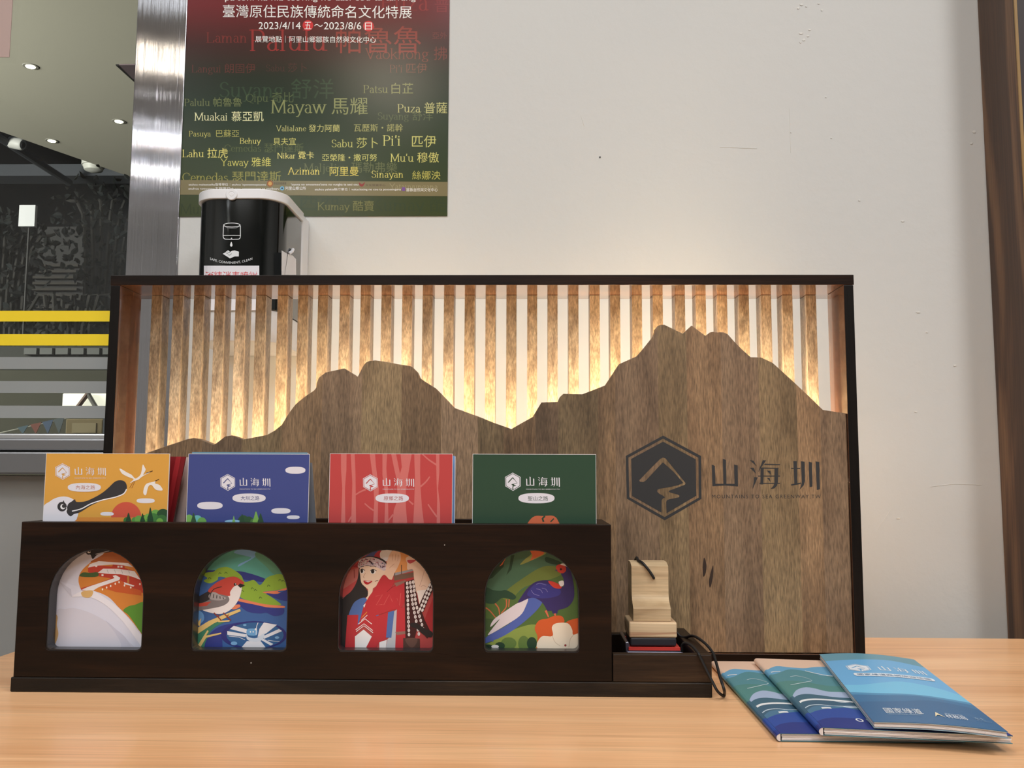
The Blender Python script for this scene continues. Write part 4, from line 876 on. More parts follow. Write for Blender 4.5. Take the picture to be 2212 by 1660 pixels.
# --- the green one
R4, cv, a = start('brochure', 'dark green brochure with a blue pheasant and orange flowers, rightmost in the holder', 'brochures in the holder', 1020.5, 1288, 981.5, YP, (46, 74, 56)); Z6(a)
a.blob([(1596, 650), (1640, 608), (1705, 606), (1780, 605), (1815, 640), (1815, 700), (1590, 700)], (206, 108, 74), n=4)
a.line([(1708, 650), (1700, 625), (1718, 606)], 14, (46, 74, 56)); a.line([(1760, 650), (1785, 625)], 9, (46, 74, 56))
head(a, (1420, 282, 1537, 418), (1578, 312, 1830, 388), (1655, 473, 135, 38), '聖山之路', (40, 64, 50), (1590, 457, 1742, 492))
Z8(a)
a.poly([(1200, 40), (2200, 40), (2200, 1000), (1200, 1000)], (84, 112, 58))
a.blob([(1240, 440), (1300, 320), (1400, 200), (1500, 130), (1700, 80), (1880, 150), (1990, 290), (2000, 340), (1880, 300), (1760, 300), (1500, 470), (1260, 480)], (76, 112, 86), n=4)
a.blob([(1440, 440), (1600, 320), (1740, 240), (1850, 240), (1890, 290), (1830, 330), (1600, 400), (1500, 490), (1430, 500)], (112, 128, 62), n=4)
a.blob([(1640, 150), (1700, 90), (1770, 105), (1760, 140), (1640, 195), (1560, 225), (1600, 180)], (152, 160, 86), n=3); a.poly([(1640, 112), (1762, 108), (1745, 142), (1640, 192), (1660, 150)], (216, 112, 70))
for q in ([(1300, 340), (1350, 250), (1440, 165), (1430, 240), (1340, 330)], [(1488, 150), (1516, 145), (1492, 260), (1452, 308), (1478, 230)]): a.poly(q, (44, 72, 52))
a.poly([(1396, 238), (1448, 168), (1422, 222)], (216, 112, 70)); a.blob([(1766, 162), (1830, 180), (1890, 208), (1850, 224), (1768, 202)], (42, 70, 52), n=3)
a.blob([(1240, 400), (1300, 405), (1345, 425), (1405, 432), (1445, 425), (1500, 450), (1530, 480), (1505, 502), (1420, 488), (1360, 532), (1300, 530), (1240, 500)], (44, 76, 56), n=4)
for l in ([(1280, 562), (1320, 590), (1372, 652)], [(1362, 532), (1390, 570), (1398, 622)], [(1452, 500), (1450, 560), (1410, 612)], [(1475, 500), (1470, 560)]): a.line(l, 11, (204, 112, 74), True, taper=.7)
a.blob([(1240, 900), (1330, 840), (1450, 770), (1560, 722), (1680, 700), (1760, 760), (1740, 900)], (142, 160, 78), n=4); a.blob([(1240, 660), (1330, 655), (1420, 665), (1350, 740), (1240, 740)], (70, 96, 56), n=3)
a.blob([(1640, 470), (1700, 470), (1744, 500), (1700, 580), (1580, 690), (1450, 780), (1340, 830), (1270, 850), (1300, 795), (1480, 690), (1580, 580)], (84, 104, 178), n=4)
for i in range(4): a.line([(1330 + i * 45, 800 - i * 26), (1345 + i * 45, 838 - i * 26)], 8, (84, 104, 178))
a.blob([(1326, 720), (1350, 662), (1440, 596), (1540, 530), (1622, 492), (1604, 560), (1560, 630), (1440, 710), (1310, 784), (1330, 745), (1400, 655)], (226, 216, 222), n=4)
a.blob([(1548, 528), (1570, 480), (1630, 400), (1700, 355), (1790, 348), (1850, 370), (1905, 400), (1908, 340), (1886, 290), (1900, 238), (1944, 244), (1975, 312), (1992, 420), (1986, 500), (1940, 560), (1866, 586), (1858, 612), (1822, 612), (1812, 590), (1780, 590), (1755, 548), (1720, 510), (1650, 486)], (58, 48, 104), n=4)
a.blob([(1620, 470), (1650, 405), (1710, 366), (1800, 384), (1880, 420), (1866, 470), (1740, 492)], (62, 60, 136), n=4)
for l in ([(1690, 380), (1720, 372), (1770, 386)], [(1650, 425), (1670, 455), (1715, 470)], [(1690, 415), (1725, 425), (1740, 450)], [(1735, 410), (1765, 418), (1780, 440)]): a.line(l, 4, (130, 126, 186), True)
a.blob([(1784, 354), (1840, 364), (1890, 394), (1880, 414), (1826, 404)], (206, 66, 52), n=3); a.blob([(1868, 360), (1904, 350), (1910, 384), (1884, 396)], (236, 232, 232), n=3)
a.blob([(1848, 236), (1882, 220), (1922, 240), (1926, 272), (1898, 292), (1858, 276)], (204, 66, 54), n=4); a.ell(1886, 260, 9, 9, (60, 24, 24)); a.poly([(1834, 266), (1856, 262), (1860, 278)], (88, 84, 100)); a.blob([(1880, 222), (1908, 213), (1940, 240), (1908, 230)], (236, 232, 232), n=3)
for l in ([(1765, 588), (1788, 642)], [(1838, 612), (1842, 634)]): a.line(l, 18, (216, 112, 84), taper=.5)
a.blob([(1690, 900), (1700, 800), (1678, 730), (1712, 668), (1780, 652), (1830, 632), (1890, 632), (1914, 664), (1915, 690), (1960, 664), (2060, 655), (2060, 780), (1980, 780), (1800, 810), (1725, 850)], (214, 96, 48), n=4)
a.blob([(1716, 900), (1728, 798), (1820, 792), (1814, 722), (1850, 690), (1940, 690), (1976, 740), (1986, 782), (2060, 766), (2060, 900)], (240, 226, 204), n=4)
a.line([(1818, 790), (1840, 840), (1880, 870)], 4, (206, 184, 160), True); a.line([(1986, 782), (1960, 820), (1950, 880)], 4, (206, 184, 160), True); a.ell(1922, 866, 9, 9, (150, 60, 60))
for x, y, rx, ry, c in ((1470, 850, 62, 48, (100, 126, 64)), (1590, 850, 44, 60, (100, 126, 64)), (1400, 870, 40, 30, (40, 68, 48)), (1655, 850, 40, 50, (40, 68, 48)), (1300, 880, 50, 22, (36, 60, 44)), (1362, 876, 30, 14, (230, 230, 230))): a.ell(x, y, rx, ry, c)
finish(R4, cv, a)

# --- leaflets standing behind them
def behind(label, c, Y, x_tr, y_t, x_br, cols, strip=None, th=.0008):
    """a plain leaflet whose right edge runs from (x_tr, y_t) down to (x_br, 1128)"""
    t, b = at_y(x_tr, y_t, Y), at_y(x_br, 1128, Y); d = (t - b).normalized(); L = (t.z - PZ - .0006) / d.z
    low = t - d * L; wv = Vector((-.085, 0, .0004)); q = [low, t, t + wv, low + wv]
    root = empty('leaflet', ((q[0].x + q[3].x) / 2, Y, PZ + .0004), label, 'leaflet', 'leaflets behind the brochures')
    mb = MB(); mb.prism([[(p.x, p.z) for p in q]], lambda a_, b_, kk: (a_, Y + kk, b_), th, paper(cols[0])); 
    if strip:
        w = wv.normalized(); s0, s1, scol = strip
        mb.add([q[0] + w * s0 + Vector((0, -2e-4, 0)), q[1] + w * s0 + Vector((0, -2e-4, 0)), q[1] + w * s1 + Vector((0, -2e-4, 0)), q[0] + w * s1 + Vector((0, -2e-4, 0))], [(0, 1, 2, 3)], paper(scol))
    link('cover', mb, root)
    mb = MB(); mb.prism([[(p.x, p.z) for p in q]], lambda a_, b_, kk: (a_, Y + th + .0001 + kk, b_), th, paper(cols[1])); link('inner_pages', mb, root)
    return root
behind('dark red leaflet leaning out to the right behind the orange brochure', None, YP + .012, 401, 987, 373, ((122, 22, 28), (150, 40, 44)), (.0035, .0075, (156, 38, 44)))
behind('pale pinkish leaflet between the dark red leaflet and the blue brochure', None, YP + .020, 412, 988, 399, ((196, 176, 170), (216, 204, 200)))
behind('grey leaflet leaning behind the right edge of the blue brochure', None, YP + .012, 673.5, 1000, 682, ((122, 126, 134), (176, 180, 186)))
def flat_behind(label, x0, x1, y0, Y, col, page):
    a, b = at_y(x0, 1055, Y), at_y(x1, 1055, Y); zt = at_y((x0 + x1) / 2, y0, Y).z
    root = empty('leaflet', ((a.x + b.x) / 2, Y, PZ + .0004), label, 'leaflet', 'leaflets behind the brochures')
    link('cover', MB().box(a.x, b.x, Y, Y + .0004, PZ + .0004, zt, paper(col)), root)
    link('inner_pages', MB().box(a.x + .0004, b.x + .0006, Y + .0005, Y + .002, PZ + .0004, zt - .0004, paper(page)), root)
flat_behind('teal edged leaflet rising just above the top of the blue brochure', 412, 662, 977.5, YP + .006, (120, 158, 176), (206, 206, 214))
flat_behind('leaflet with a blue and white edge showing behind the coral red brochure', 716, 981.5, 985, YP + .006, (120, 160, 214), (222, 228, 240))

# ================================================================== STAMP AND INK PAD IN THE TRAY
ZS = lambda y, Y: at_y(1412, y, Y).z
PADZ = ZS(1398.5, .742)
xa, xb = at_y(1357, 1395, .742).x, at_y(1471, 1395, .742).x
ip = empty('ink_pad', ((xa + xb) / 2, .765, PZ), 'flat ink pad with a red top in a clear dark case under the wooden stamp', 'ink pad')
CASE = mat('smoky_case', (46, 44, 58), .15, coat=.4)
boxpart('case', ip, xa, xb, .742, .796, PZ + .0003, PADZ - .0028, CASE, .001)
boxpart('clear_rim', ip, xa - .0006, xb + .0012, .7412, .797, PADZ - .0048, PADZ - .0036, mat('clear_rim', (170, 172, 200), .1, coat=.6), .0004)
boxpart('red_card', ip, xa + .0005, xb - .0005, .7425, .7955, PADZ - .0027, PADZ - .0005, mat('red_card', (206, 60, 52), .5))
ld = MB(); p = [at_y(x, y, .77) for x, y in ((1344, 1376), (1351, 1375), (1360, 1408), (1346, 1408))]
ld.prism([[(q.x, q.z) for q in p]], lambda a_, b_, k: (a_, .745 + k, b_), .05, mat('lid_smoke', (74, 70, 80), .2, coat=.4)); link('open_lid', ld, ip, bevel=.0006)
PALE = wood('pale_pine', [(.3, (178, 150, 114)), (.5, (206, 180, 142)), (.7, (222, 198, 160))], (8, 8, 46), (30, 60, 700), .5, 0, .05, fine_amt=.14)
PALE2 = wood('pine_block', [(.3, (186, 140, 108)), (.45, (226, 196, 156)), (.7, (240, 214, 176))], (5, 12, 130), (20, 40, 700), .5, 0, .05, fine_amt=.14)
sb0, sb1 = at_y(1359, 1360, .744).x, at_y(1462.5, 1360, .744).x
stp = empty('rubber_stamp', ((sb0 + sb1) / 2, .762, PADZ), 'pale wooden hand stamp with a black cord standing on the red ink pad', 'stamp')
boxpart('rubber_face', stp, sb0 + .001, sb1 - .0005, .7445, .7805, PADZ + .0002, ZS(1379, .744), mat('rubber_black', (38, 38, 46), .5), .001)
boxpart('base_block', stp, sb0, sb1,   .744, .781, ZS(1378.6, .744), ZS(1344.5, .744), PALE2, .0012)
h0, h1 = at_y(1368, 1330, .746).x, at_y(1449, 1330, .746).x
zz = lambda y, Y: at_y(1405, y, Y).z
ZB_, ZT_ = ZS(1344.5, .744) + .0002, ZS(1214.5, .766)
prof = cr([(.7462, ZB_), (.7458, zz(1330, .746)), (.7456, zz(1316, .746))], 3, False) + cr([(.7475, zz(1311, .747)), (.7520, zz(1302, .752)), (.7556, zz(1290, .756)), (.7565, zz(1272, .7565)), (.7567, zz(1228, .757)), (.7576, ZS(1223, .7576)), (.766, ZT_)], 3, False) + [(.782, ZT_), (.784, ZT_ - .0016), (.784, ZB_)]
mb = MB(); mb.prism([prof], lambda a_, b_, k: (h0 + k, a_, b_), h1 - h0, PALE); link('handle', mb, stp, bevel=.0009)
CORD = mat('black_cord', (18, 18, 20), .55)
hole = at_y(1412, 1249, .7552)
pt = [hole + Vector((0, .006, 0)), hole, at_y(1404, 1236, .7548), at_y(1393, 1222, .7555), at_y(1385, 1214.5, .760), at_y(1378.6, 1211, .768), Vector((at_y(1376, 1211, .775).x, .782, ZT_ + .0012)), Vector((h0 + .004, .787, ZT_ - .015)), Vector((h0 + .012, .789, ZB_ - .002)), Vector((h1 + .002, .792, ZB_ - .006)), at_y(1471, 1376, .79),
      at_y(1497, 1374.5, .775), at_y(1520, 1388, .752), at_y(1538.5, 1409, .738), at_y(1547, 1432, .724), at_y(1555, 1462, .708), at_y(1564, 1490, .698), at_z(1565, 1501, TZ + .0024), at_z(1562, 1504, TZ + .0022),
      at_y(1550, 1494, .7055), at_y(1540, 1476, .707), at_y(1527, 1451, .7085), at_y(1513, 1422, .7095), at_y(1509.5, 1414, .7100), at_y(1506, 1408.5, .7145), at_y(1495, 1396.5, .724), at_y(1482, 1390, .732), at_y(1474, 1394, .735), at_y(1473, 1409, .736)]
mb = MB(); mb.tube(cr(pt, 6, False), .0011, CORD, 8); link('cord', mb, stp, smooth=60)

# ================================================================== BOOKLETS ON THE DESK
class Sheet:
    """a booklet cover: parallelogram bl + u*U + v*V with a gentle bow; u across, v away from the reader"""
    def __init__(s, bl, br, tl, bow=.0, sag=0): s.o = Vector(bl); s.U = Vector(br) - s.o; s.V = Vector(tl) - s.o; s.bow = bow; s.sag = sag
    def P(s, u, v, off=0):
        p = s.o + s.U * u + s.V * v
        return p + Vector((0, 0, off + s.bow * math.sin(math.pi * min(1, max(0, u))) * (.6 + .4 * v) - s.sag * (max(0, .08 - u) / .08) ** 2))
    def uv(s, px, py):
        q = at_z(px, py, s.o.z) - s.o; det = s.U.x * s.V.y - s.U.y * s.V.x
        return ((q.x * s.V.y - q.y * s.V.x) / det, (s.U.x * q.y - s.U.y * q.x) / det)
def resample(pts, n=48):
    pts = sorted(pts); out = []
    for i in range(n + 1):
        u = i / n; v = pts[-1][1]
        for (a, b), (c, d) in zip(pts, pts[1:]):
            if a <= u <= c and c > a: v = b + (d - b) * (u - a) / (c - a); break
        else:
            if u < pts[0][0]: v = pts[0][1]
        out.append((u, min(1, max(0, v))))
    return out
def booklet(label, sh, th, spine, art_fn, edge, seed):
    root = empty('booklet', (sh.o + sh.U * .5 + sh.V * .5) * 1.0 + Vector((0, 0, -th)), label, 'booklet', 'booklets fanned on the desk')
    n, m_ = 48, 24
    us = [i / n for i in range(n + 1)]; vs_ = [j / m_ for j in range(m_ + 1)]
    cv = MB(); ct = .00025; base = paper(edge)
    def shell(mb, t0, t1, ins, mtl, wob=0):
        f0, f1 = [], []
        for j in vs_:
            for i in us:
                u = ins + i * (1 - 2 * ins); v = ins * .4 + j * (1 - ins * .8)
                a_ = sh.P(u, v, -t0); b_ = sh.P(u, v, -t1)
                f0.append(a_); f1.append(b_)
        k = n + 1; N_ = len(f0)
        fs = [(r * k + c, r * k + c + 1, (r + 1) * k + c + 1, (r + 1) * k + c) for r in range(m_) for c in range(n)]
        sd = [(c, c + 1) for c in range(n)] + [(m_ * k + c + 1, m_ * k + c) for c in range(n)] + [((r + 1) * k, r * k) for r in range(m_)] + [(r * k + n, (r + 1) * k + n) for r in range(m_)]
        mb.add(f0 + f1, fs + [tuple(N_ + x for x in f[::-1]) for f in fs] + [(a_, N_ + a_, N_ + b_, b_) for a_, b_ in sd], mtl)
    shell(cv, 0, ct, 0, base)
    if spine:                                         # the fold of the cover runs down the left side
        ring = []
        for j in vs_:
            p0 = sh.P(0, j); dU = sh.U.normalized()
            for i in range(9):
                t = math.pi * i / 8; ring.append(p0 + Vector((0, 0, -th / 2 + th / 2 * math.cos(t))) - dU * (th * .55 * math.sin(t)))
        for r in range(m_):
            col = [c_ for v_, c_ in spine if v_ >= (r + .5) / m_ - 1e-9][-1]
            cv.add(ring[r * 9:r * 9 + 18], [(c, c + 1, 9 + c + 1, 9 + c) for c in range(8)], paper(col))
        for r_ in (0, m_): cv.add([p + (Vector((0, 2e-4, 0)) if r_ == 0 else Vector((0, -2e-4, 0))) for p in ring[r_ * 9:r_ * 9 + 9]], [tuple(range(9))], mat('page_end', (216, 210, 208), .6))
    ar = Art(lambda x, y, o: sh.P(x, y, o), None, 3e-5 if sh.bow else 1.2e-5); art_fn(ar)
    o = len(cv.v); cv.v += ar.mb.v
    for f, mi in zip(ar.mb.f, ar.mb.m): cv.f.append([o + q for q in f]); cv.m.append(cv.mi(ar.mb.mats[mi])); cv.tone.append((1, 1, 1))
    link('cover', cv, root)
    pg = MB(); nl = 5
    for i in range(nl):
        t0 = ct + .0001 + (th - 2 * ct - .0002) * i / nl; t1 = t0 + (th - 2 * ct) / nl * .72
        shell(pg, t0, t1, .006 + .004 * ((i * 3 + seed) % 4) / 3, paper(((232, 228, 228), (206, 202, 202), (240, 238, 238))[i % 3]))
    link('pages', pg, root)
    bk = MB(); shell(bk, th - ct, th, .002, paper(edge)); link('back_cover', bk, root)
    return root
zA, zB, zC = TZ + .0050, TZ + .0101, TZ + .0146
def corners(bl, br, tl, z): return at_z(*bl, z), at_z(*br, z), at_z(*tl, z)
shA = Sheet(*corners((1686, 1586), (2086, 1590), (1541, 1429), zA)); shB = Sheet(*corners((1778, 1573), (2188, 1591), (1635, 1423), zB))
c3 = corners((1887, 1561), (2178, 1583), (1770, 1414), zC); shC = Sheet(*c3, bow=.0025)
# sea-and-hills picture: boundaries read off the middle booklet, carried over in its own u, v
z6 = lambda x, y: shB.uv(1520 + x * .31284, 1380 + y * .31284)
def sea(a):
    def band(up, col):
        pts = [z6(*p) for p in up]; pts = sorted(pts); pts = cr([(-.001, pts[0][1])] + [p for p in pts if p[0] > .01] + [(1.0, pts[-1][1] + .012)], 6, False)
        pts = resample(pts); n = len(pts)
        a.raw([p for p in pts] + [(p[0], 0.0) for p in pts], [(i, i + 1, n + i + 1, n + i) for i in range(n - 1)], col)
    def seg(pts, w, col):
        q = cr([z6(*p) for p in pts], 5, False); q = [p for p in q if 0 <= p[0] <= 1 and 0 <= p[1] <= 1]
        n = len(q)
        if n < 2: return
        a.raw([(x, y + w) for x, y in q] + [(x, y - w) for x, y in q], [(i, i + 1, n + i + 1, n + i) for i in range(n - 1)], col)
    a.raw([(i / 48, v) for v in (0, 1) for i in range(49)], [(i, i + 1, 50 + i, 49 + i) for i in range(48)], (232, 198, 174))
    band([(425, 215), (500, 192), (600, 200), (700, 206), (830, 196)], (104, 168, 204))
    band([(470, 250), (520, 238), (570, 218), (620, 214), (700, 226), (780, 246), (880, 262)], (84, 142, 152))
    band([(530, 300), (600, 292), (700, 300), (800, 318), (920, 330)], (82, 138, 134))
    band([(596, 396), (640, 358), (700, 338), (770, 346), (850, 366), (990, 372)], (168, 186, 214))
    band([(610, 408), (660, 390), (720, 384), (800, 392), (1000, 412)], (62, 104, 124))
    seg([(648, 455), (680, 432), (740, 422), (850, 424), (1040, 440)], .010, (236, 236, 236))
    band([(655, 462), (700, 436), (760, 428), (860, 430), (1050, 446)], (60, 98, 122))
    seg([(690, 490), (730, 465), (800, 458), (900, 468), (1070, 470)], .004, (200, 214, 224))
    band([(700, 500), (760, 470), (860, 466), (1070, 476)], (74, 120, 150))
    seg([(900, 432), (960, 442), (1060, 436)], .004, (220, 228, 234)); seg([(960, 470), (1000, 478), (1085, 480)], .004, (220, 228, 234))
    band([(735, 520), (790, 498), (880, 486), (1000, 482), (1095, 496)], (42, 78, 156))
    band([(775, 575), (830, 556), (920, 548), (1110, 556)], (38, 58, 130))
    seg([(815, 482), (848, 480), (880, 482)], .008, (236, 236, 236))
    seg([(598, 266), (640, 260), (700, 272), (748, 292), (700, 304), (600, 322)], .003, (206, 222, 226)); seg([(700, 225), (760, 240), (850, 258), (900, 262)], .006, (226, 232, 232))
    seg([(450, 242), (480, 232), (530, 230)], .005, (236, 236, 236))
    (u0, v0), (u1, v1) = z6(1064, 577), z6(1128, 558)
    a.text('01', u0, v1, u1, v0, (236, 236, 236), .03)
SPINE = [(9, (232, 198, 174))] + [(z6(x, y)[1], c) for x, y, c in ((432, 212, (104, 168, 204)), (472, 250, (84, 142, 152)), (530, 300, (82, 138, 134)), (600, 400, (62, 104, 124)), (655, 462, (60, 98, 122)), (700, 502, (74, 120, 150)), (735, 522, (42, 78, 156)), (775, 578, (38, 58, 130)))]
booklet('sea and hills booklet lying lowest, left of the fan, next to the black cord', shA, .0046, SPINE, sea, (96, 140, 150), 1)
booklet('sea and hills booklet in the middle of the fan, half under the light blue one', shB, .0046, SPINE, sea, (96, 140, 150), 2)
c6 = lambda x, y: shC.uv(1520 + x * .31284, 1380 + y * .31284)
def lake(a):
    def band(pts, col):
        pts = sorted(c6(*p) for p in pts); pts = cr([(0, pts[0][1])] + [p for p in pts if .02 < p[0] < .98] + [(1, pts[-1][1])], 6, False)
        pts = resample(pts); n = len(pts)
        a.raw(pts + [(p[0], 0.0) for p in pts], [(i, i + 1, n + i + 1, n + i) for i in range(n - 1)], col)
    a.raw([(i / 48, v) for v in (0, 1) for i in range(49)], [(i, i + 1, 50 + i, 49 + i) for i in range(48)], (104, 156, 174))
    band([(835, 158), (1100, 165), (1300, 172), (1560, 205)], (112, 178, 224))
    band([(970, 322), (1080, 330), (1200, 326), (1350, 318), (1500, 334), (1650, 362), (1800, 398)], (122, 196, 230))
    band([(1020, 372), (1200, 392), (1400, 404), (1600, 420), (1860, 448)], (84, 146, 186))
    band([(1040, 390), (1250, 408), (1500, 420), (1890, 466)], (66, 118, 160))
    band([(1080, 440), (1350, 452), (1600, 450), (1940, 500)], (60, 106, 148))
    WH = (232, 238, 244)
    def bx(x0, y0, x1, y1): (u0, v0), (u1, v1) = c6(x0, y1), c6(x1, y0); return u0, v1, u1, v0
    def bt(bl, tr): (u0, v0), (u1, v1) = c6(*bl), c6(*tr); return u0, v1, u1, v0
    emblem(a, bt((1013, 241), (1122, 199)), bt((1225, 245), (1508, 231)), WH)
    (u0, v0), (u1, v1) = c6(1056, 265), c6(1575, 293); vm = (v0 + v1) / 2; hv = .024
    a.raw([(u0 + (u1 - u0) * i / 16, vm + q_ * hv) for q_ in (1, -1) for i in range(17)], [(i, i + 1, 18 + i, 17 + i) for i in range(16)], WH)
    for uu in (u0, u1): a.ell(uu, vm, .022, hv, WH)
    a.text('國家綠道路網旅遊地圖', u0 + .01, vm + .014, u1 - .01, vm - .014, (70, 116, 156), .01)
    a.text('國家綠道', *bt((1264, 528), (1486, 510)), WH, .02)
    a.text('TAIWAN NATIONAL GREENWAY', *bt((1272, 538), (1504, 549)), (180, 200, 216), 0)
    (u0, v0), (u1, v1) = c6(1602, 564), c6(1634, 534); um = (u0 + u1) / 2
    a.poly([(u0, v0), (um, v1), (u1, v0), (um + .008, v0 + (v1 - v0) * .4), (um - .008, v0 + (v1 - v0) * .4)], (236, 220, 184))
    a.text('林務局', *bt((1687, 572), (1800, 556)), WH, .01); a.text('農業部林業署', *bt((1668, 546), (1785, 548)), (190, 206, 220), 0)
    a.text('水土', *bt((1882, 576), (1926, 562)), (150, 176, 200), 0); a.text('水土保持局', *bt((1888, 584), (1988, 588)), (150, 176, 200), 0)
booklet('light blue booklet with white lettering lying on top of the fan', shC, .0036, None, lake, (150, 176, 190), 3)

# ================================================================== POSTER ON THE WALL
YPO = YW - .0012
pl_ = at_y(388, 468, YPO); pr_ = at_y(966.5, 468, YPO); ptop = pl_.z + .46
xl = at_y(394, 300, YPO).x; xr = at_y(969, 200, YPO).x
po = empty('poster', ((xl + xr) / 2, YPO, pl_.z), 'large red to green exhibition poster covered in names, hung on the wall', 'poster')
pm = bpy.data.materials.new('poster_print'); pm.use_nodes = True; nt = pm.node_tree; b = nt.nodes['Principled BSDF']; b.inputs['Roughness'].default_value = .2; b.inputs['Specular IOR Level'].default_value = .3
tc = nt.nodes.new('ShaderNodeTexCoord'); sp = nt.nodes.new('ShaderNodeSeparateXYZ'); nt.links.new(tc.outputs['Object'], sp.inputs[0])
mr = nt.nodes.new('ShaderNodeMapRange'); z0_, z1_ = 0, .46; mr.inputs[1].default_value = z0_; mr.inputs[2].default_value = z1_; nt.links.new(sp.outputs[2], mr.inputs[0])
rp = nt.nodes.new('ShaderNodeValToRGB'); nt.links.new(mr.outputs[0], rp.inputs[0])
zf = lambda y: (at_y(680, y, YPO).z - pl_.z) / .46
st = [(zf(440), (58, 68, 34)), (zf(340), (44, 60, 33)), (zf(230), (31, 50, 34)), (zf(165), (40, 47, 34)), (zf(95), (68, 40, 35)), (zf(10), (112, 36, 38)), (1, (128, 34, 36))]
for i, (p, c) in enumerate(st):
    e = rp.color_ramp.elements[i] if i < 2 else rp.color_ramp.elements.new(p)
    e.position = p; e.color = (*lin(c), 1)
nt.links.new(rp.outputs[0], b.inputs['Base Color'])
mb = MB().box(xl, xr, YPO, YW - .0003, pl_.z, ptop, pm)
ar = Art(lambda x, y, o: at_y(x, y, YPO - o), None, 5e-6)
ar.clip = [(W / 2 + F * q.x / q.y, H / 2 - F * q.z / q.y) for q in (RM.transposed() @ (Vector(p) - CAM) for p in ((xl, YPO, ptop), (xr, YPO, ptop), (xr, YPO, pl_.z), (xl, YPO, pl_.z)))]
ar.frame(370, 0, .28912)
ink = lambda c: mat('poster_ink_%02x%02x%02x' % c, c, .2, spec=.3)
for n_, x0, x1, y, c in sorted((('Laman', 260, 568, 318, (124, 52, 46)), ('Palulu', 580, 1165, 378, (150, 52, 48)), ('帕魯魯', 1230, 1900, 400, (140, 56, 46)), ('Puza', 1560, 1925, 78, (140, 48, 46)), ('普', 1968, 2078, 92, (132, 46, 46)),
        ('Vaoknong', 1450, 1925, 440, (120, 60, 46)), ('拂', 1962, 2066, 450, (112, 56, 46)), ('亞外', 1950, 2066, 292, (112, 52, 46)), ('Langui 朗固伊', 150, 640, 548, (96, 52, 44)), ('Sabu 莎卜', 705, 1020, 540, (78, 50, 42)), ("Pi'i 匹伊", 1630, 1918, 548, (112, 66, 50)),
        ('Suyang 舒洋', 355, 1230, 742, (52, 72, 50)), ('Patsu 白芷', 1433, 1815, 702, (138, 142, 88)), ('Palulu 帕魯魯', 96, 540, 798, (112, 122, 76)), ('Qipu 奇比', 555, 922, 768, (86, 100, 62)), ('Mayaw 馬耀', 740, 1482, 858, (140, 146, 94)),
        ('Suyang 舒洋', 1540, 1962, 902, (84, 98, 64)), ('Puza 普薩', 1688, 2070, 848, (190, 188, 124)), ('Muakai 慕亞凱', 170, 702, 908, (226, 226, 176)), ('Valialane 發力阿蘭', 783, 1270, 986, (198, 196, 122)), ('瓦歷斯・諾幹', 1365, 1750, 984, (168, 168, 104)),
        ('Pasuya', 130, 296, 1020, (190, 186, 100)), ('巴蘇亞', 335, 516, 1026, (170, 168, 90)), ('Cemedas 瑟門達斯', 395, 1002, 1140, (86, 98, 56)), ('Behuy', 510, 668, 1074, (230, 222, 124)), ('貝夫宜', 762, 940, 1084, (206, 202, 112)),
        ('Sabu 莎卜', 1195, 1552, 1108, (188, 188, 104)), ("Pi'i", 1578, 1718, 1088, (212, 210, 124)), ('匹伊', 1798, 1988, 1102, (200, 198, 116)), ('Lahu 拉虎', 80, 430, 1182, (224, 216, 120)), ('Nikar 霓卡', 790, 1072, 1190, (246, 236, 136)),
        ('亞榮隆・撒可努', 1126, 1558, 1206, (206, 204, 116)), ("Mu'u 穆傲", 1634, 2008, 1216, (206, 202, 116)), ('Yaway 雅維', 368, 752, 1246, (206, 200, 100)), ('Maljeljev 瑪勒弗樂', 988, 1706, 1292, (98, 106, 66)), ('Aziman', 870, 1112, 1304, (234, 216, 104)), ('阿里曼', 1184, 1412, 1316, (216, 202, 94)),
        ('Sinayan', 1494, 1736, 1328, (214, 204, 106)), ('絲娜泱', 1800, 2022, 1344, (190, 184, 92)), ('Cemedas 瑟門達斯', 80, 838, 1366, (150, 146, 70)), ('Mu', 62, 215, 1600, (48, 58, 30)), ('西西', 958, 1270, 1580, (52, 64, 34)), ('Kumay 酷', 1490, 2070, 1590, (54, 66, 38)), ('Kumay 酷賣', 1090, 1524, 1578, (124, 122, 68))), key=lambda e_: sum(e_[4])):
    ar.name(n_, x0, x1, y, ink(c))
WHI = ink((240, 238, 234))
ar.text("pa'toni na nia tosving no aasi cou ta taivang", 402, -38, 1826, 16, WHI, .004)
sk = lambda x, y: (x, y + (x - 385) * .006)
ar.text('臺灣原住民族傳統命名文化特展', 385, 34, 1797, 130, WHI, .0, fn=sk)
ar.text('2023/4/14', 652, 165, 966, 218, WHI, .004); ar.text('～', 1068, 180, 1132, 200, WHI, .004); ar.text('2023/8/6', 1140, 166, 1420, 220, WHI, .004)
for x, y, g_ in ((1021, 190, '五'), (1473, 195, '日')):
    ar.ell(x, y, 40, 40, ink((206, 52, 56))); ar.text(g_, x - 26, y - 26, x + 26, y + 28, WHI, .004)
ar.text('展覽地點｜阿里山鄉鄒族自然與文化中心', 628, 264, 1530, 316, WHI, .0, fn=sk)
TAN = ink((126, 116, 82)); ar.poly([(0, 1345), (2300, 1362), (2300, 1468), (0, 1456)], TAN); ar.name('Yatauyungana', 1630, 1992, 1416, ink((158, 150, 112)))
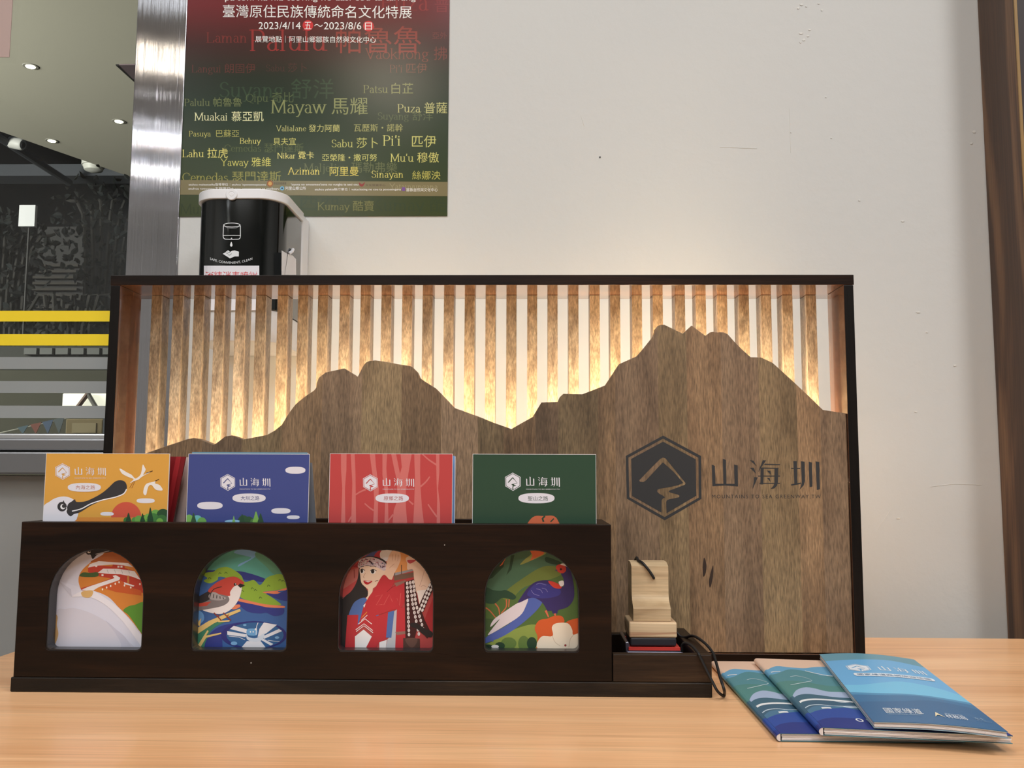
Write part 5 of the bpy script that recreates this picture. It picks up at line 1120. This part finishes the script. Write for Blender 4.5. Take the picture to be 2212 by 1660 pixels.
for t_, x0, x1, y0, y1 in (("atuhcu maitsetsefta指導單位｜atuhcu 'oyonatmopsucou", 130, 706, 1368, 1392), ("'oyona no emoemoo'osna no vungka ta aesi cou", 895, 1398, 1370, 1392), ('atuhcu totuusnu主辦單位｜cou oansonoana ta maibayu', 128, 806, 1398, 1422), ('阿里山鄉公所', 853, 1006, 1394, 1420), ('atuhcu yahkia執行單位｜vukaclosing no cou ta psoseongana', 1072, 1716, 1404, 1428), ('鄒族自然與文化中心', 1756, 1990, 1406, 1432)): ar.text(t_, x0, y0, x1, y1, WHI, .004)
ar.ell(738, 1372, 23, 24, ink((150, 84, 40))); ar.ell(738, 1372, 14, 15, ink((206, 160, 80))); ar.text('原住民族委員會', 765, 1362, 860, 1380, ink((52, 44, 34)), .01); ar.text('文化發展中心', 1450, 1376, 1600, 1392, ink((84, 70, 54)), .01)
ar.blob([(1402, 1362), (1424, 1378), (1448, 1360), (1432, 1392), (1410, 1390)], ink((140, 48, 44)), n=3); ar.ell(828, 1408, 15, 15, ink((110, 180, 214))); ar.ell(828, 1408, 7, 7, ink((36, 50, 60))); ar.poly([(1722, 1400), (1748, 1400), (1748, 1428), (1722, 1428)], ink((120, 84, 150)))
o_ = len(mb.v); mb.v += ar.mb.v
for f, mi in zip(ar.mb.f, ar.mb.m): mb.f.append([o_ + q for q in f]); mb.m.append(mb.mi(ar.mb.mats[mi])); mb.tone.append((1, 1, 1))
link('sheet', mb, po)

# ================================================================== HAND SANITISER DISPENSER
DX0, DX1, DYF, DYM = at_y(432.5, 500, .968).x, at_y(665.5, 530, 1.065).x, .945, 1.033
DZT, DZB = at_y(520, 408.5, .943).z, at_y(600, 737, .945).z
dp = empty('sanitizer_dispenser', ((DX0 + DX1) / 2, 1.0, DZB), 'black and white hand sanitizer dispenser mounted on the wall over the frame', 'dispenser')
BLK = mat('gloss_black', (9, 13, 12), .06, coat=.5); WPL = mat('white_plastic', (236, 236, 238), .3)
def plan(g=0, yb=DYM, r=.024, n=10):
    x0, x1, y0 = DX0 - g, DX1 + g, DYF - g
    pts = [(x0, yb)]
    pts += [(x0 + r - r * math.cos(math.pi / 2 * i / n), y0 + r + .004 - (r + .004 * (i / n)) * math.sin(math.pi / 2 * i / n)) for i in range(n + 1)]
    pts += [(x1 - r + r * math.sin(math.pi / 2 * i / n), y0 + r + .004 - (r + .004 * (1 - i / n)) * math.cos(math.pi / 2 * i / n)) for i in range(n + 1)]
    return pts + [(x1, yb)]
def slab(name, pts, z0, z1, m, bevel=.001):
    mb = MB(); mb.prism([pts], lambda a_, b_, k: (a_, b_, z0 + k), z1 - z0, m); return link(name, mb, dp, bevel=bevel, smooth=35)
def Yfront(x, g=0):
    r = .024; P_ = plan(g)
    for (a_, b_), (c_, d_) in zip(P_, P_[1:]):
        if a_ <= x <= c_ and c_ > a_: return b_ + (d_ - b_) * (x - a_) / (c_ - a_)
    return DYF
DZM = at_y(600, 672, .96).z
slab('body', plan(), DZM, DZT - .0103, BLK)
slab('nozzle_housing', plan(-.0012), DZB, DZM - .0002, mat('milky_plastic', (226, 226, 228), .3))
slab('rim', plan(.0022), DZT - .0101, DZT, WPL, .0016)
slab('back_plate', [(DX0 - .001, DYM + .0002), (DX1 + .001, DYM + .0002), (DX1 + .0012, YW - .0004), (DX0 - .001, YW - .0004)], DZB, DZT, WPL, .003)
def onface(x, y, o):
    Y = DYF
    for _ in range(6): q = at_y(x, y, Y); Y = Yfront(q.x) - .0003 - o
    return at_y(x, y, Y)
bc = onface(502, 419, 0); Yb = Yfront(bc.x, .0022)
link('sensor_button', MB().lathe((bc.x, Yb + .001, bc.z - .0012), (0, -1, 0), [(.0062, 0), (.0062, .0016), (.0056, .0022), (.0030, .0022), (.0028, .0019), (.0022, .0019), (.0020, .0023)], WPL), dp, smooth=30)
ar = Art(onface, None, 1e-5); ar.frame(400, 380, .14467); IC = mat('icon_white', (232, 234, 236), .45)
ar.ell(697, 735, 128, 34, IC, 40); ar.ell(697, 735, 114, 25, BLK, 40)
ar.line([(572, 745), (566, 900), (572, 930), (595, 946), (700, 949), (800, 946), (820, 930), (824, 900), (824, 745)], 11, IC)
ar.line([(580, 752), (640, 778), (697, 782), (760, 778), (818, 752)], 9, mat('icon_grey', (150, 152, 154), .45)); ar.line([(566, 890), (822, 890)], 9, IC); ar.poly([(680, 940), (692, 922), (704, 940)], IC)
ar.blob([(690, 986), (705, 1030), (698, 1055), (680, 1055), (670, 1032)], IC)
ar.poly([(560, 1165), (590, 1150), (640, 1112), (668, 1132), (640, 1160), (700, 1120), (740, 1115), (802, 1135), (800, 1204), (740, 1205), (668, 1233)], IC)
ar.line([(604, 1150), (640, 1165)], 5, BLK); ar.line([(628, 1135), (660, 1152)], 5, BLK); ar.line([(640, 1180), (670, 1185), (692, 1162)], 6, BLK)
arc = lambda x, y: (x, y + 62 - ((x - 686) / 316) ** 2 * 62)
ar.text('SAFE, CONVENIENT, CLEAN', 370, 1218, 1002, 1258, IC, .012, fn=arc)
link('printed_icon', ar.mb, dp)
lb = Art(onface, None, 2e-5); lb.frame(400, 380, .14467)
lb.rect(280, 1342, 1106, 2010, mat('label_white', (236, 234, 240), .5), 16); lb.text('酒精消毒噴霧', 300, 1428, 1078, 1580, mat('label_red', (212, 52, 60), .5), .012)
tag(link('label', lb.mb, dp), label='white label with red characters')
st = MB(); sx = DX1 + .0006
f1 = lambda x, y: (lambda r: CAM + r * (sx / r.x))(ray(400 + x * .14467, 380 + y * .14467))
st.add([f1(1440, 1115), f1(1528, 1165), f1(1490, 1480), f1(1438, 1480)], [(0, 1, 2, 3)], WHITEP)
g = [f1(1530, 1170), f1(1600, 1190), f1(1650, 1245), f1(1652, 1480), f1(1482, 1480)]
st.add([p_ + Vector((.0004, 0, 0)) for p_ in g], [(0, 1, 2, 3, 4)], WHITEP)
c0, c1 = f1(1545, 1165), f1(1590, 1100); st.tube([c0, c0.lerp(c1, .5) + Vector((.002, 0, 0)), c1 + Vector((.0015, 0, 0))], .0018, WHITEP, 8)
tag(link('side_sticker', st, dp), label='white paper sticker with a curled corner')
